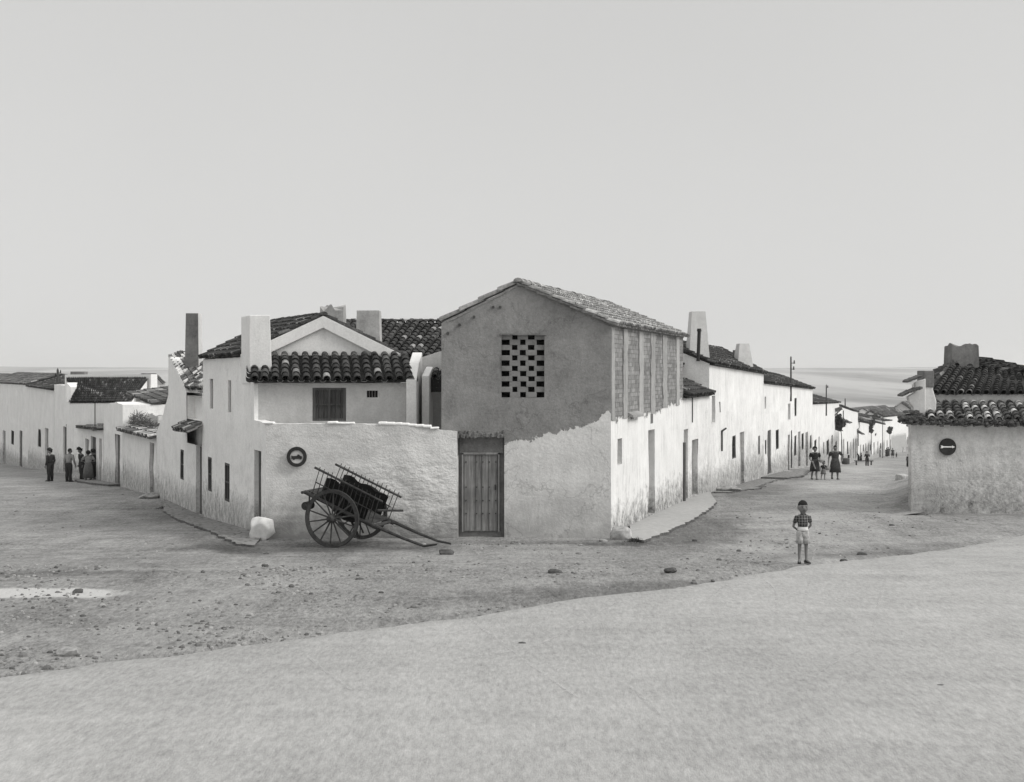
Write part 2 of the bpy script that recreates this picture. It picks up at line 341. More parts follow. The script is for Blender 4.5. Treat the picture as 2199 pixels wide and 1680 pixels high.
# ------------------------------------------------------------------ ground sheet to the horizon, road, pavements
def ground_mat():
    t = NT('packed_earth'); X = t.xyz(); GV = t.map((1, .34, 1))
    v = t.math('ADD', t.rng(t.noise(.16, 6, .6, GV), .3, .7, -.05, .05), .285)
    v = t.math('ADD', v, t.rng(t.noise(1.1, 7, .75, GV), .3, .7, -.07, .07))
    v = t.math('SUBTRACT', v, t.rng(t.noise(2.3, 7, .8, GV), .57, .70, 0, .10))
    v = t.math('ADD', v, t.rng(t.noise(14, 7, .85, GV), .3, .7, -.15, .15))
    # cart and tyre tracks run along the streets: long stretched mottling
    rot = t.n.new('ShaderNodeMapping'); rot.inputs['Rotation'].default_value = (0, 0, R_(-24)); rot.inputs['Scale'].default_value = (.5, 1.3, 1)
    t.link(t.tc.outputs['Object'], rot.inputs[0])
    v = t.math('ADD', v, t.rng(t.noise(1.0, 7, .72, rot.outputs[0]), .35, .7, -.05, .06))
    patch_n = t.rng(t.noise(1.7, 7, .75, GV), .2, .8, -1.0, 1.0)
    # gravelly patches
    gr = t.rng(t.noise(.35, 4, .6, GV), .52, .66); peb = t.rng(t.noise(16, 3, .7, GV), .54, .62, 0, .14)
    v = t.math('SUBTRACT', v, t.math('MULTIPLY', gr, peb))
    # pale dusty patch beside the left street
    c = GP(150, 1274); dx = t.math('DIVIDE', t.math('SUBTRACT', X[0], c.x - .5), 1.55); dy = t.math('DIVIDE', t.math('SUBTRACT', X[1], c.y), .62)
    r = t.math('ADD', t.math('SQRT', t.math('ADD', t.math('MULTIPLY', dx, dx), t.math('MULTIPLY', dy, dy))), t.rng(t.noise(2.5, 5, .7, GV), .2, .8, -.35, .35))
    v = t.mix(t.rng(r, .75, 1.05, .85, 0), v, .60)
    c0 = GP(1760, 1130); c1 = GP(1835, 1010); dd = (c1 - c0); dd.z = 0; dd.normalize()
    off = t.math('SUBTRACT', t.math('MULTIPLY', t.math('SUBTRACT', X[0], c0.x), dd.y), t.math('MULTIPLY', t.math('SUBTRACT', X[1], c0.y), dd.x))
    off = t.math('ABSOLUTE', t.math('ADD', off, t.rng(t.noise(.5, 4, .6, GV), .3, .7, -.7, .7)))
    v = t.math('ADD', v, t.math('MULTIPLY', t.rng(off, .5, 2.6, .085, 0), t.math('MULTIPLY', t.rng(X[1], 22, 30), t.rng(X[1], 150, 220, 1, 0))))
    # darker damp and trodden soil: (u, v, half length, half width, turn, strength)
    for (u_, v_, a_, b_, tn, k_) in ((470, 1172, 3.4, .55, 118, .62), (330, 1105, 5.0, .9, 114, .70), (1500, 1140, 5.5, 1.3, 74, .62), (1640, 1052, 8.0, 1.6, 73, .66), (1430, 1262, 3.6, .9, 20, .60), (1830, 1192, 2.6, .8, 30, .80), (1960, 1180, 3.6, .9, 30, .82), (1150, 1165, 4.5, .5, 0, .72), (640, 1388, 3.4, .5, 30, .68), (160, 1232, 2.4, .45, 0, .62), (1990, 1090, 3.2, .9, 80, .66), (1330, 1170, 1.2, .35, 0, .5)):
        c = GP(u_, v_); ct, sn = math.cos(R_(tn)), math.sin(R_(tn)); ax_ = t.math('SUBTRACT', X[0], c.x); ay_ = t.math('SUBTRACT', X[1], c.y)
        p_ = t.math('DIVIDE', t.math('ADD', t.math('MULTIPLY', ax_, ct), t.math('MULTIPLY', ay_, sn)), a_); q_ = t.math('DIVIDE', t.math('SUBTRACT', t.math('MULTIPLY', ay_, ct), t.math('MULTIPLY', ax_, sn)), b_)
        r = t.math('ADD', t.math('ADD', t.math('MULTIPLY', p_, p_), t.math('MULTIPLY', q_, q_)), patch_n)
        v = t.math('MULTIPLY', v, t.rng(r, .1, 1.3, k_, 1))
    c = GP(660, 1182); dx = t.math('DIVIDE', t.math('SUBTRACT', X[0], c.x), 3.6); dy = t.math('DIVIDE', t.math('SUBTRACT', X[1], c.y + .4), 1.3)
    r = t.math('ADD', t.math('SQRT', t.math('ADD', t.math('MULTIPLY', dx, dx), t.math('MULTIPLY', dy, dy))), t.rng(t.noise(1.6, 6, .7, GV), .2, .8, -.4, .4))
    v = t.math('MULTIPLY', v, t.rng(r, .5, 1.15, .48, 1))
    # fields far off
    far = t.rng(X[1], 320, 700)
    fv = t.rng(t.noise(.0035, 6, .62, t.map((1, .16, 1))), .42, .58, .17, .40)
    fv = t.math('SUBTRACT', fv, t.math('MULTIPLY', t.rng(X[1], 4200, 5600), t.rng(t.noise(.012, 5, .7, t.map((1, .3, 1))), .35, .6, 0, .13)))
    fv = t.math('SUBTRACT', fv, t.rng(t.noise(.03, 3, .7, t.map((1, .2, 1))), .60, .66, 0, .10))
    v = t.mix(far, v, fv); v = t.math('MAXIMUM', v, .03)
    h = t.math('ADD', t.noise(3, 8, .7, GV), t.math('MULTIPLY', t.noise(24, 5, .7, GV), .6))
    return t.out(v, h, 1.0, .05)
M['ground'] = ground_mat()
def road_mat():
    t = NT('dusty_road_surface'); GV = t.map((1, .30, 1))
    v = t.math('ADD', t.rng(t.noise(.35, 7, .7, GV, .8), .3, .7, -.04, .04), .375)
    v = t.math('ADD', v, t.rng(t.noise(16, 7, .88, GV), .3, .7, -.13, .13))
    rot = t.n.new('ShaderNodeMapping'); rot.inputs['Rotation'].default_value = (0, 0, R_(-37)); rot.inputs['Scale'].default_value = (.5, 1.3, 1)
    t.link(t.tc.outputs['Object'], rot.inputs[0])
    v = t.math('ADD', v, t.rng(t.noise(.9, 6, .7, rot.outputs[0]), .3, .7, -.045, .045))
    v = t.math('SUBTRACT', v, t.rng(t.noise(3.5, 7, .85, GV), .60, .70, 0, .08)); v = t.math('ADD', v, t.rng(t.noise(4.2, 7, .85, GV), .60, .72, 0, .06))
    return t.out(v, t.math('ADD', t.noise(30, 5, .8, GV), t.noise(6, 5, .6, GV)), .8, .02)
M['road'] = road_mat()
def pave_mat(name, base, stones=True):
    t = NT(name)
    v = t.math('ADD', t.rng(t.noise(6, 6, .7), .3, .7, -.06, .06), base)
    h = t.noise(8, 6, .7)
    if stones:
        vo = t.n.new('ShaderNodeTexVoronoi'); vo.feature = 'DISTANCE_TO_EDGE'; vo.inputs['Scale'].default_value = 1.0
        t.link(t.map((3.2, 4.2, 1)), vo.inputs['Vector'])
        j = t.rng(vo.outputs['Distance'], 0, .09); v = t.mix(j, .12, v); h = t.math('ADD', h, j)
    return t.out(v, h, .8, .03)
M['pave'] = pave_mat('rough_stone_pavement', .26); M['concrete'] = pave_mat('smooth_cement_pavement', .40, False); M['kerb'] = pave_mat('dark_kerb_stone', .13)

EDGE = [(-900, 1560), (-200, 1478), (110, 1440), (250, 1421), (400, 1402), (640, 1372), (760, 1356), (1000, 1326), (1240, 1287), (1400, 1269), (1560, 1246), (1722, 1216), (1900, 1196), (2126, 1163), (2199, 1150)]
edge_w = [GP(u, v) for u, v in EDGE]
d = (edge_w[-1] - edge_w[-3]); d.z = 0; d.normalize(); edge_w.append(edge_w[-1] + d * 12); edge_w.append(edge_w[-1] + d * 90)
d0 = (edge_w[1] - edge_w[0]); d0.z = 0; d0.normalize(); edge_w.insert(0, edge_w[0] - d0 * 60)
ex = np.array([p.x for p in edge_w]); ey = np.array([p.y for p in edge_w])
def road_side(x, y): return float(np.interp(x, ex, ey)) - y      # >0: on the road
def relief(x, y, near=True):
    if y > 260 or y < -60: return 0
    k = min(1, max(0, (-road_side(x, y)) / .5))
    a = noise.noise(Vector((x * .55, y * .55, 0))) * .035 + noise.noise(Vector((x * 2.1, y * 2.1, 3))) * .016
    return a * k - (1 - k) * .05
def build_ground():
    ang = np.concatenate([np.arange(-88, -32, 2.0), np.arange(-32, 34, .22), np.arange(34, 89, 2.0)])
    rad = [1.5]
    while rad[-1] < 9000:
        r = rad[-1]; f = 1.05 if r < 12 else (1.0095 if r < 75 else (1.02 if r < 400 else 1.05)); rad.append(r * f)
    me = bpy.data.meshes.new('ground'); V = []; n = len(ang)
    rings = [(-300, None)] + [(r, 1) for r in rad]
    for r, k in rings:
        for a in ang:
            if k is None: x, y = math.tan(R_(max(-80, min(80, a)))) * 60, -120.0
            else: x, y = math.sin(R_(a)) * r, math.cos(R_(a)) * r
            z = gz(x, y) + (relief(x, y) if k else 0)
            if r > 2200:
                k_ = min(1, (r - 2200) / 2500); z += 40 * (min(1, (r - 2200) / 3500)) + (noise.noise(Vector((x / 2200, y / 3000, 1))) * 16 + noise.noise(Vector((x / 420, y / 900, 8))) * 6 + noise.noise(Vector((x / 90, y / 400, 3))) * 2.4) * k_
            elif r > 500: z += noise.noise(Vector((x / 400, y / 400, 5))) * 5 * min(1, (r - 500) / 500)
            V.append((x, y, z))
    F = []
    for i in range(len(rings) - 1):
        for j in range(n - 1):
            a = i * n + j; F.append((a, a + 1, a + n + 1, a + n))
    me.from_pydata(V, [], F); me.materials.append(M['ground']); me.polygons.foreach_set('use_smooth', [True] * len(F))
    bm = bmesh.new(); bm.from_mesh(me); bmesh.ops.recalc_face_normals(bm, faces=bm.faces)
    if sum(f.normal.z for f in bm.faces) < 0: bmesh.ops.reverse_faces(bm, faces=bm.faces)
    bm.to_mesh(me); bm.free()
    o = bpy.data.objects.new('ground', me); COL.objects.link(o); tag(o, kind='structure')
build_ground()
def build_road():
    mb = MB(); n = Vector((.604, -.797, 0)); rows = []
    pts = []
    for a, b in zip(edge_w, edge_w[1:]):
        k = max(1, int((b - a).length / (.12 if -8 < a.x < 14 else 3)))
        for i in range(k): pts.append(a.lerp(b, i / k))
    for p in pts:
        w = noise.noise(Vector((p.x * .9, p.y * .9, 9))) * .13 + noise.noise(Vector((p.x * 3.5, p.y * 3.5, 2))) * .06 + noise.noise(Vector((p.x * 11, p.y * 11, 5))) * .05
        row = []
        for j, t in enumerate((0, .12, .5, 1.2, 2.5, 4, 6, 8, 11, 14, 18, 24)):
            q = p + n * (t + (w if j < 2 else 0)); z = gz(q.x, q.y) + (-.03 if j == 0 else (.015 if j == 1 else .03))
            row.append(mb.vert((q.x, q.y, z)))
        rows.append(row)
    for a, b in zip(rows, rows[1:]):
        for j in range(len(a) - 1): mb.face((a[j], a[j + 1], b[j + 1], b[j]))
    o = mb.build('road', M['road'], smooth=True); tag(o, kind='structure')
    if o.data.polygons[0].normal.z < 0: o.data.flip_normals()
build_road()
def pavement(name, inner, outer, h, mats, nsub=16, rag=.12):
    """strip between two screen polylines lying on the ground; stepped kerb on the outer side"""
    mb = MB(); I, O = [], []
    def dens(pl):
        out = []
        for a, b in zip(pl, pl[1:]):
            for i in range(nsub): out.append(a.lerp(b, i / nsub))
        return out + [pl[-1]]
    I = dens(inner); O = dens(outer); rows = []
    for a, b in zip(I, O):
        w = Vector((noise.noise(Vector((b.x * 3, b.y * 3, 0))) * rag, noise.noise(Vector((b.x * 3, b.y * 3, 7))) * rag, 0)); w += w * noise.noise(Vector((b.x * 5, b.y * 5, 7))) * .6; b = b + w
        za, zb = gz(a.x, a.y) + h, gz(b.x, b.y) + h * .8
        rows.append([mb.vert((a.x, a.y, za)), mb.vert((b.x, b.y, zb)), mb.vert((b.x, b.y, zb - h - .2)), mb.vert((a.x, a.y, za - h - .15))])
    for a, b in zip(rows, rows[1:]):
        mb.cur = 0; mb.face((a[0], a[1], b[1], b[0])); mb.cur = 1; mb.face((a[1], a[2], b[2], b[1])); mb.face((a[3], a[0], b[0], b[3]))
    mb.face(rows[0]); mb.face(rows[-1])
    tag(mb.build(name, mats), kind='structure')
def off2(p, n, d): return Vector((p.x + n[0] * d, p.y + n[1] * d, 0))
lin = [LP(u) for u in (566, 530, 480, 436, 400, 352)]; ln = (-.915, -.403)
pavement('pavement', [off2(p, ln, .0) for p in lin], [GP(*q, .07) for q in ((546, 1170), (512, 1167), (481, 1152), (430, 1131), (384, 1115), (352, 1096))], .07, [M['pave'], M['kerb']])
rin = [RP(u) for u in (1352, 1362, 1385, 1420, 1467, 1490, 1523)]; rn = (.958, -.287)
pavement('pavement', [off2(p, rn, .0) for p in rin], [GP(*q, .08) for q in ((1358, 1156), (1381, 1160), (1432, 1141), (1470, 1125), (1500, 1107), (1526, 1090), (1540, 1078))], .09, [M['concrete'], M['kerb']])
lin = [LP(u) for u in (258, 235, 215, 200)]
pavement('pavement', [off2(p, ln, .0) for p in lin], [off2(p, ln, k) for p, k in zip(lin, (.5, .9, 1.0, .9))], .12, [M['pave'], M['kerb']])
rin = [RP(u) for u in (1634, 1650, 1672, 1700)]
pavement('pavement', [off2(p, rn, .0) for p in rin], [off2(p, rn, k) for p, k in zip(rin, (1.2, 1.6, 1.4, 1.0))], .10, [M['pave'], M['kerb']], rag=.4)

rin = [RP(u) for u in (1527, 1560, 1595, 1630)]
pavement('pavement', [off2(p, rn, .0) for p in rin], [off2(p, rn, k) for p, k in zip(rin, (.5, 1.1, 1.0, .9))], .05, [M['pave'], M['kerb']], rag=.5)

# ------------------------------------------------------------------ roofs of barrel tiles
def tiles(mb, e0, e1, r1, r0, pitch=.215, expo=.30, seg=6, near=True, deck=.05, seed=0, over=0, ragged=0):
    rg = random.Random(seed * 77 + 5); e0, e1, r1, r0 = map(Vector, (e0, e1, r1, r0))
    def B(u, v): return e0.lerp(e1, u).lerp(r0.lerp(r1, u), v)
    nrm = (e1 - e0).cross(r0 - e0).normalized()
    if nrm.z < 0: nrm = -nrm
    W = ((e1 - e0).length + (r1 - r0).length) / 2; Lh = ((r0 - e0).length + (r1 - e1).length) / 2
    N = max(2, round(W / pitch)); K = max(2, round(Lh / expo))
    mb.cur = 0
    # deck under the tiles
    top = [B(0, 0), B(1, 0), B(1, 1), B(0, 1)]
    mb.prism([p - nrm * deck for p in [B(.004, .05), B(.996, .05), B(.996, 1), B(.004, 1)]], -nrm * .05, .1)
    for i in range(N + 1):
        for kind in ((1, 0) if near else (0,)):
            if kind == 0 and i == N: continue
            uc = (i + .5) / N if kind == 0 else i / N
            jit = rg.uniform(-.012, .012)
            for k in range(K):
                v0 = k / K; v1 = min(1.0, (k + 1.22) / K)
                if k == 0: v0 -= rg.uniform(0, .04) / K * (1 + ragged)
                if k == K - 1: v1 = 1.0
                a = B(uc, v0); b = B(uc, v1); lat = (B(min(1, uc + .5 / N), v0) - B(max(0, uc - .5 / N), v0)).normalized()
                sh = rg.random()
                if kind == 0: Ra, Rb, ha, hb = .395 * pitch, .325 * pitch, .036, .004
                else: Ra, Rb, ha, hb = .30 * pitch, .36 * pitch, .016, -.012
                dx = lat * (jit + rg.uniform(-.008, .008)); dz = nrm * rg.uniform(-.006, .006)
                A, Bv, A2 = [], [], []
                for s in range(seg + 1):
                    ph = math.pi * s / seg; c, sn = -math.cos(ph), math.sin(ph) * (1 if kind == 0 else -.75)
                    A.append(mb.vert(a + dx + dz + lat * c * Ra + nrm * (sn * Ra + ha)))
                    Bv.append(mb.vert(b + dx + dz + lat * c * Rb + nrm * (sn * Rb + hb)))
                    if near: A2.append(mb.vert(a + dx + dz + lat * c * (Ra - .013) + nrm * (sn * (Ra - .013) + ha)))
                for s in range(seg):
                    mb.face((A[s], A[s + 1], Bv[s + 1], Bv[s]), sh)
                    if near and (k == 0 or kind == 0): mb.face((A[s], A2[s], A2[s + 1], A[s + 1]), 1.0 if (kind == 1 and sh > .35) else min(1, sh + .15))
def ridge_tiles(mb, a, b, r=.10, seed=1, L=.38):
    a = Vector(a); b = Vector(b); n = max(2, round((b - a).length / L)); rg = random.Random(seed)
    lat = (b - a).cross(Vector((0, 0, 1))).normalized()
    for i in range(n):
        p = a.lerp(b, i / n); q = a.lerp(b, (i + 1.12) / n); sh = rg.random(); A, B_ = [], []
        dz = Vector((0, 0, rg.uniform(-.012, .012)))
        for s in range(7):
            ph = math.pi * s / 6
            A.append(mb.vert(p + dz + lat * -math.cos(ph) * r + Vector((0, 0, math.sin(ph) * r * .8))))
            B_.append(mb.vert(q + dz + lat * -math.cos(ph) * r * .8 + Vector((0, 0, math.sin(ph) * r * .62))))
        for s in range(6): mb.face((A[s], A[s + 1], B_[s + 1], B_[s]), sh)
        mb.face(A, sh)

# ------------------------------------------------------------------ walls with openings
def ray_on(U, A, B):
    """where the sight line of column U crosses plan line AB -> (s, Y)"""
    k = (U - PU) / FPX; d = B - A; den = d.x - k * d.y
    t = (k * A.y - A.x) / den; L = d.length; return t * L, A.y + d.y * t
def zof(V, Y): return CZ - (V - HV) / FPX * Y
def opening(A, B, U0, U1, V0, V1):
    s0, y0 = ray_on(U0, A, B); s1, y1 = ray_on(U1, A, B); ym = (y0 + y1) / 2
    return [min(s0, s1), max(s0, s1), zof(V1, ym), zof(V0, ym)]
def wall(mb, A, B, zb, topf, inw, ops=(), rev=.22, thick=.45, step=.45, amp=.012, sh=.5, back=True, seed=0):
    """front skin with real openings and reveals, plus top, ends and back"""
    d = (B - A); L = d.length; t = d / L
    def X(s, z, o=0): return Vector((A.x + t.x * s + inw[0] * o, A.y + t.y * s + inw[1] * o, z))
    ss = {0.0, L}; k = max(2, int(L / step))
    for i in range(k): ss.add(L * i / k)
    for o in ops: ss |= {o[0], o[1]}
    if hasattr(topf, 'cuts'): ss |= set(c for c in topf.cuts if 0 < c < L)
    ss = sorted(ss); lock = set(); [lock.update((o[0], o[1])) for o in ops]
    S = [ss[0]]
    for s in ss[1:]:
        if s - S[-1] > .05 or s in lock or s == L or (hasattr(topf, 'cuts') and s in topf.cuts):
            S.append(s)
    zt = [topf(s) for s in S]; z1 = min(zt)
    zs = {zb}; [zs.update((o[2], o[3])) for o in ops if o[3] < z1 - .03]; zs = {z for z in zs if z >= zb}
    k = max(1, int((z1 - zb) / step))
    for i in range(1, k): zs.add(zb + (z1 - zb) * i / k)
    Z = sorted(zs); zl = set(); [zl.update((o[2], o[3])) for o in ops]
    Zf = [Z[0]]
    for z in Z[1:]:
        if z - Zf[-1] > .06 or z in zl: Zf.append(z)
    Z = Zf; idx = {}
    def vid(i, j):
        if (i, j) not in idx:
            z = Z[j] if j < len(Z) else zt[i]; s = S[i]
            o = amp * noise.noise(Vector((A.x + t.x * s * 1.3 + seed, A.y + t.y * s * 1.3, z * 1.3))) * 2 * max(0, min(1, s / .4, (L - s) / .4))
            dz = (noise.noise(Vector((s * 2.2 + A.x, seed, 4))) * amp * 1.6) if j == len(Z) else 0
            idx[(i, j)] = mb.vert(X(s, z + dz, o))
        return idx[(i, j)]
    for i in range(len(S) - 1):
        for j in range(len(Z)):
            sm = (S[i] + S[i + 1]) / 2; zm = (Z[j] + (Z[j + 1] if j + 1 < len(Z) else min(zt[i], zt[i + 1]))) / 2
            if any(o[0] < sm < o[1] and o[2] < zm < o[3] for o in ops): continue
            mb.face((vid(i, j), vid(i + 1, j), vid(i + 1, j + 1), vid(i, j + 1)), sh)
    for o in ops:
        a, b, c, e = o[:4]; dep = rev + .02
        ij = [(a, c), (b, c), (b, e), (a, e)]
        fr = [X(s, z, 0) for s, z in ij]; bk = [X(s, z, dep) for s, z in ij]
        for q in range(4): mb.quad(fr[q], fr[(q + 1) % 4], bk[(q + 1) % 4], bk[q], sh)
    if thick:
        n = len(S); tb = [mb.vert(X(S[i], zt[i], thick)) for i in range(n)]
        for i in range(n - 1): mb.face((vid(i, len(Z)), vid(i + 1, len(Z)), tb[i + 1], tb[i]), sh)
        if back: mb.poly([X(0, zb, thick)] + [X(S[i], zt[i], thick) for i in range(n)] + [X(L, zb, thick)], sh)
        for i, s in ((0, 0), (n - 1, L)): mb.quad(X(s, zb, 0), X(s, zb, thick), X(s, zt[i], thick), X(s, zt[i], 0), sh)
    return X, L
class Top:
    """height profile along the wall from (s, z) pairs"""
    def __init__(s, pts): s.p = sorted(pts); s.cuts = [a for a, b in s.p]
    def __call__(s, x): return float(np.interp(x, [a for a, b in s.p], [b for a, b in s.p]))
def door(root, A, B, inw, op, mat='door_mid', rev=.22, name='door', planks=4, handle=False, label=None):
    d = B - A; t = d.normalized(); a, b, c, e = op[:4]; mb = MB()
    def X(s, z, o): return Vector((A.x + t.x * s + inw[0] * o, A.y + t.y * s + inw[1] * o, z))
    n = planks; w = (b - a) / n
    for i in range(n):
        s0, s1 = a + i * w + .006, a + (i + 1) * w - .006; dd = rev + random.uniform(-.008, .004)
        pts = [X(s0, c, dd), X(s1, c, dd), X(s1, e, dd), X(s0, e, dd)]; mb.prism(pts, Vector((inw[0], inw[1], 0)) * .04)
    mb.prism([X(a, c, rev + .035), X(b, c, rev + .035), X(b, e, rev + .035), X(a, e, rev + .035)], Vector((inw[0], inw[1], 0)) * .03)
    o = mb.build(name, M[mat], root)
    if label: o['label'] = label
    if handle:
        h = MB(); h.box(X(b - .12, (c + e) / 2, rev - .03), .03, .03, .12); h.build('handle', M['iron'], o)
    return o
def window(root, A, B, inw, op, rev=.12, bars=True, frame='shutter', pane='glass', name='window', mull=1):
    d = B - A; t = d.normalized(); a, b, c, e = op[:4]; mb = MB(); iv = Vector((inw[0], inw[1], 0))
    def X(s, z, o): return Vector((A.x + t.x * s + inw[0] * o, A.y + t.y * s + inw[1] * o, z))
    f = min(.06, (b - a) * .12)
    def slab(s0, s1, z0, z1, o, th): mb.prism([X(s0, z0, o), X(s1, z0, o), X(s1, z1, o), X(s0, z1, o)], iv * th)
    slab(a, a + f, c, e, rev, .06); slab(b - f, b, c, e, rev, .06); slab(a + f, b - f, c, c + f, rev + .002, .06); slab(a + f, b - f, e - f, e, rev + .002, .06)
    for i in range(mull): s = a + (b - a) * (i + 1) / (mull + 1); slab(s - f / 2.5, s + f / 2.5, c + f, e - f, rev + .004, .05)
    zc = c + (e - c) * .5; slab(a + f, b - f, zc - f / 3, zc + f / 3, rev + .007, .045)
    w = mb.build(name, M[frame], root)
    p = MB(); p.prism([X(a, c, rev + .062), X(b, c, rev + .062), X(b, e, rev + .062), X(a, e, rev + .062)], iv * .02); p.build('pane', M[pane], w)
    if bars:
        g = MB(); n = max(2, int((b - a) / .11))
        for i in range(1, n): s = a + (b - a) * i / n; g.bar(X(s, c, .03), X(s, e, .03), .009, 5)
        g.bar(X(a, zc, .03), X(b, zc, .03), .009, 5); g.build('grille', M['iron'], w)
    return w
LIN = (.915, .403); RIN = (-.958, .287)
def street_house(name, label, side, Ua, Ub, eaveV, ops, ridge, wallm='white_r', tilem='tile_dark', depth=5.5, inset=2.0, near=False, group=None, rev=.2, chimney=None, pitch=.22, eave_over=.18, foot=.6, cat='house', seed=0, thickroof=True):
    """terraced house: facade between columns Ua..Ub of a street line, pitched tile roof parallel to the street"""
    F, inw = (LP, LIN) if side == 'L' else (RP, RIN)
    A, B = F(Ua), F(Ub); d = (B - A); L0 = d.length; t = d / L0; A = A + t * .012; B = B - t * .012; L = (B - A).length
    inv = Vector((-t.y, t.x)) if side == 'R' else Vector((t.y, -t.x)); inw = (inv.x, inv.y)
    zb = min(gz(A.x, A.y), gz(B.x, B.y)) - .25
    zA, zB = zof(eaveV[0], A.y), zof(eaveV[1], B.y); top = Top([(0, zA), (L, zB)])
    root = thing(name, label, cat, (A.x, A.y, gz(A.x, A.y)), group)
    O = [(k, opening(A, B, *q)) for k, *q in ops]
    O = [(k, o) for k, o in O if o[1] > .05 and o[0] < L - .05]
    for k, o in O:
        o[0] = max(.04, o[0]); o[1] = min(L - .04, o[1]); lim = min(top(o[0]), top(o[1]), zA, zB) - .05; o[3] = min(o[3], lim)
        if k.startswith('door'): sm = (o[0] + o[1]) / 2; p = A + t * sm; o[2] = max(o[2] - .1, gz(p.x, p.y) - .05)
    mb = MB(); wall(mb, A, B, zb, top, inw, [o for k, o in O], rev=rev, thick=0, amp=.02, seed=seed)
    def X(s, z, o): return Vector((A.x + t.x * s + inw[0] * o, A.y + t.y * s + inw[1] * o, z))
    zr0, zr1 = zof(ridge[0], X(0, 0, inset).y), zof(ridge[1], X(L, 0, inset).y)
    D = depth; bz0 = zr0 - (zr0 - zA) * (D - inset) / inset; bz1 = zr1 - (zr1 - zB) * (D - inset) / inset
    mb.poly([X(0, zb, 0), X(0, zA, 0), X(0, zr0 - .06, inset), X(0, bz0, D), X(0, zb, D)])
    mb.poly([X(L, zb, 0), X(L, zB, 0), X(L, zr1 - .06, inset), X(L, bz1, D), X(L, zb, D)])
    mb.quad(X(0, zb, D), X(L, zb, D), X(L, bz1, D), X(0, bz0, D)); mb.build('wall', M[wallm], root)
    rf = MB(); sl0 = (zr0 - zA) / inset; sl1 = (zr1 - zB) / inset; ov = eave_over
    tiles(rf, X(.0, zA - ov * sl0 + .07, -ov), X(L, zB - ov * sl1 + .07, -ov), X(L, zr1 + .05, inset), X(.0, zr0 + .05, inset), pitch=pitch, expo=.32 if near else .5, seg=5 if near else 4, near=near, seed=seed + int(Ua))
    tiles(rf, X(L, bz1 + .07, D), X(0, bz0 + .07, D), X(0, zr0 + .05, inset), X(L, zr1 + .05, inset), pitch=pitch * 1.6, expo=.8, seg=3, near=False, seed=seed + 3)
    ridge_tiles(rf, X(0, zr0 + .07, inset), X(L, zr1 + .07, inset), .1, seed)
    roof = rf.build('roof', M[tilem], root)
    for k, o in O:
        if k == 'door': door(root, A, B, inw, o, 'door_mid', rev * .6)
        elif k == 'door_dark': door(root, A, B, inw, o, 'door_dark', .06)
        elif k == 'slot': window(root, A, B, inw, o, rev * .8, False, mull=0, pane='door_mid', frame='door_mid')
        else: window(root, A, B, inw, o, .02, True)
    return root, X, L, roof
def chimney(parent, name_mat, U0, U1, V0, V1, Y, depth=.6, taper=.9, mat='pale', ragged=0, lit_side_mat=None, cap=False, name='chimney'):
    """parent may be a roof (sub-part) or a thing"""
    p0, p1 = P(U0, V0, Y), P(U1, V0, Y); zt = p0.z; zb = zof(V1, Y); cx = (p0.x + p1.x) / 2; w = (p1.x - p0.x)
    mb = MB(); n = 12; segs = []
    per = []
    for s in range(4):
        for i in range(n):
            f = i / n; q = [(-1 + 2 * f, -1), (1, -1 + 2 * f), (1 - 2 * f, 1), (-1, 1 - 2 * f)][s]; per.append((q, s))
    rows = []
    for z, k in ((zb, 1 / taper), (zb + (zt - zb) * .5, (1 + 1 / taper) / 2), (zt, 1.0)):
        row = []
        for (q, s) in per:
            dz = 0
            if z == zt and ragged: dz = ragged * (noise.noise(Vector((q[0] * 1.4, q[1] * 1.4, cx))) + .18 * noise.noise(Vector((q[0] * 5, q[1] * 5, cx))) - .1)
            row.append(mb.vert((cx + q[0] * w / 2 * k + .008 * noise.noise(Vector((q[0] * 2, z * 3, cx))), Y + depth / 2 + q[1] * depth / 2 * k, z + dz)))
        rows.append(row)
    m = len(per)
    for a, b in zip(rows, rows[1:]):
        for i in range(m):
            mb.cur = 1 if (lit_side_mat and per[i][1] == 1) else 0  # right face in its own paler material: sunlit tone put into the colour
            mb.face((a[i], a[(i + 1) % m], b[(i + 1) % m], b[i]))
    mb.cur = 0
    c = mb.vert((cx, Y + depth / 2, zt - .06))
    for i in range(m): mb.face((rows[-1][i], rows[-1][(i + 1) % m], c))
    return mb.build(name, [M[mat], M[lit_side_mat]] if lit_side_mat else M[mat], parent)
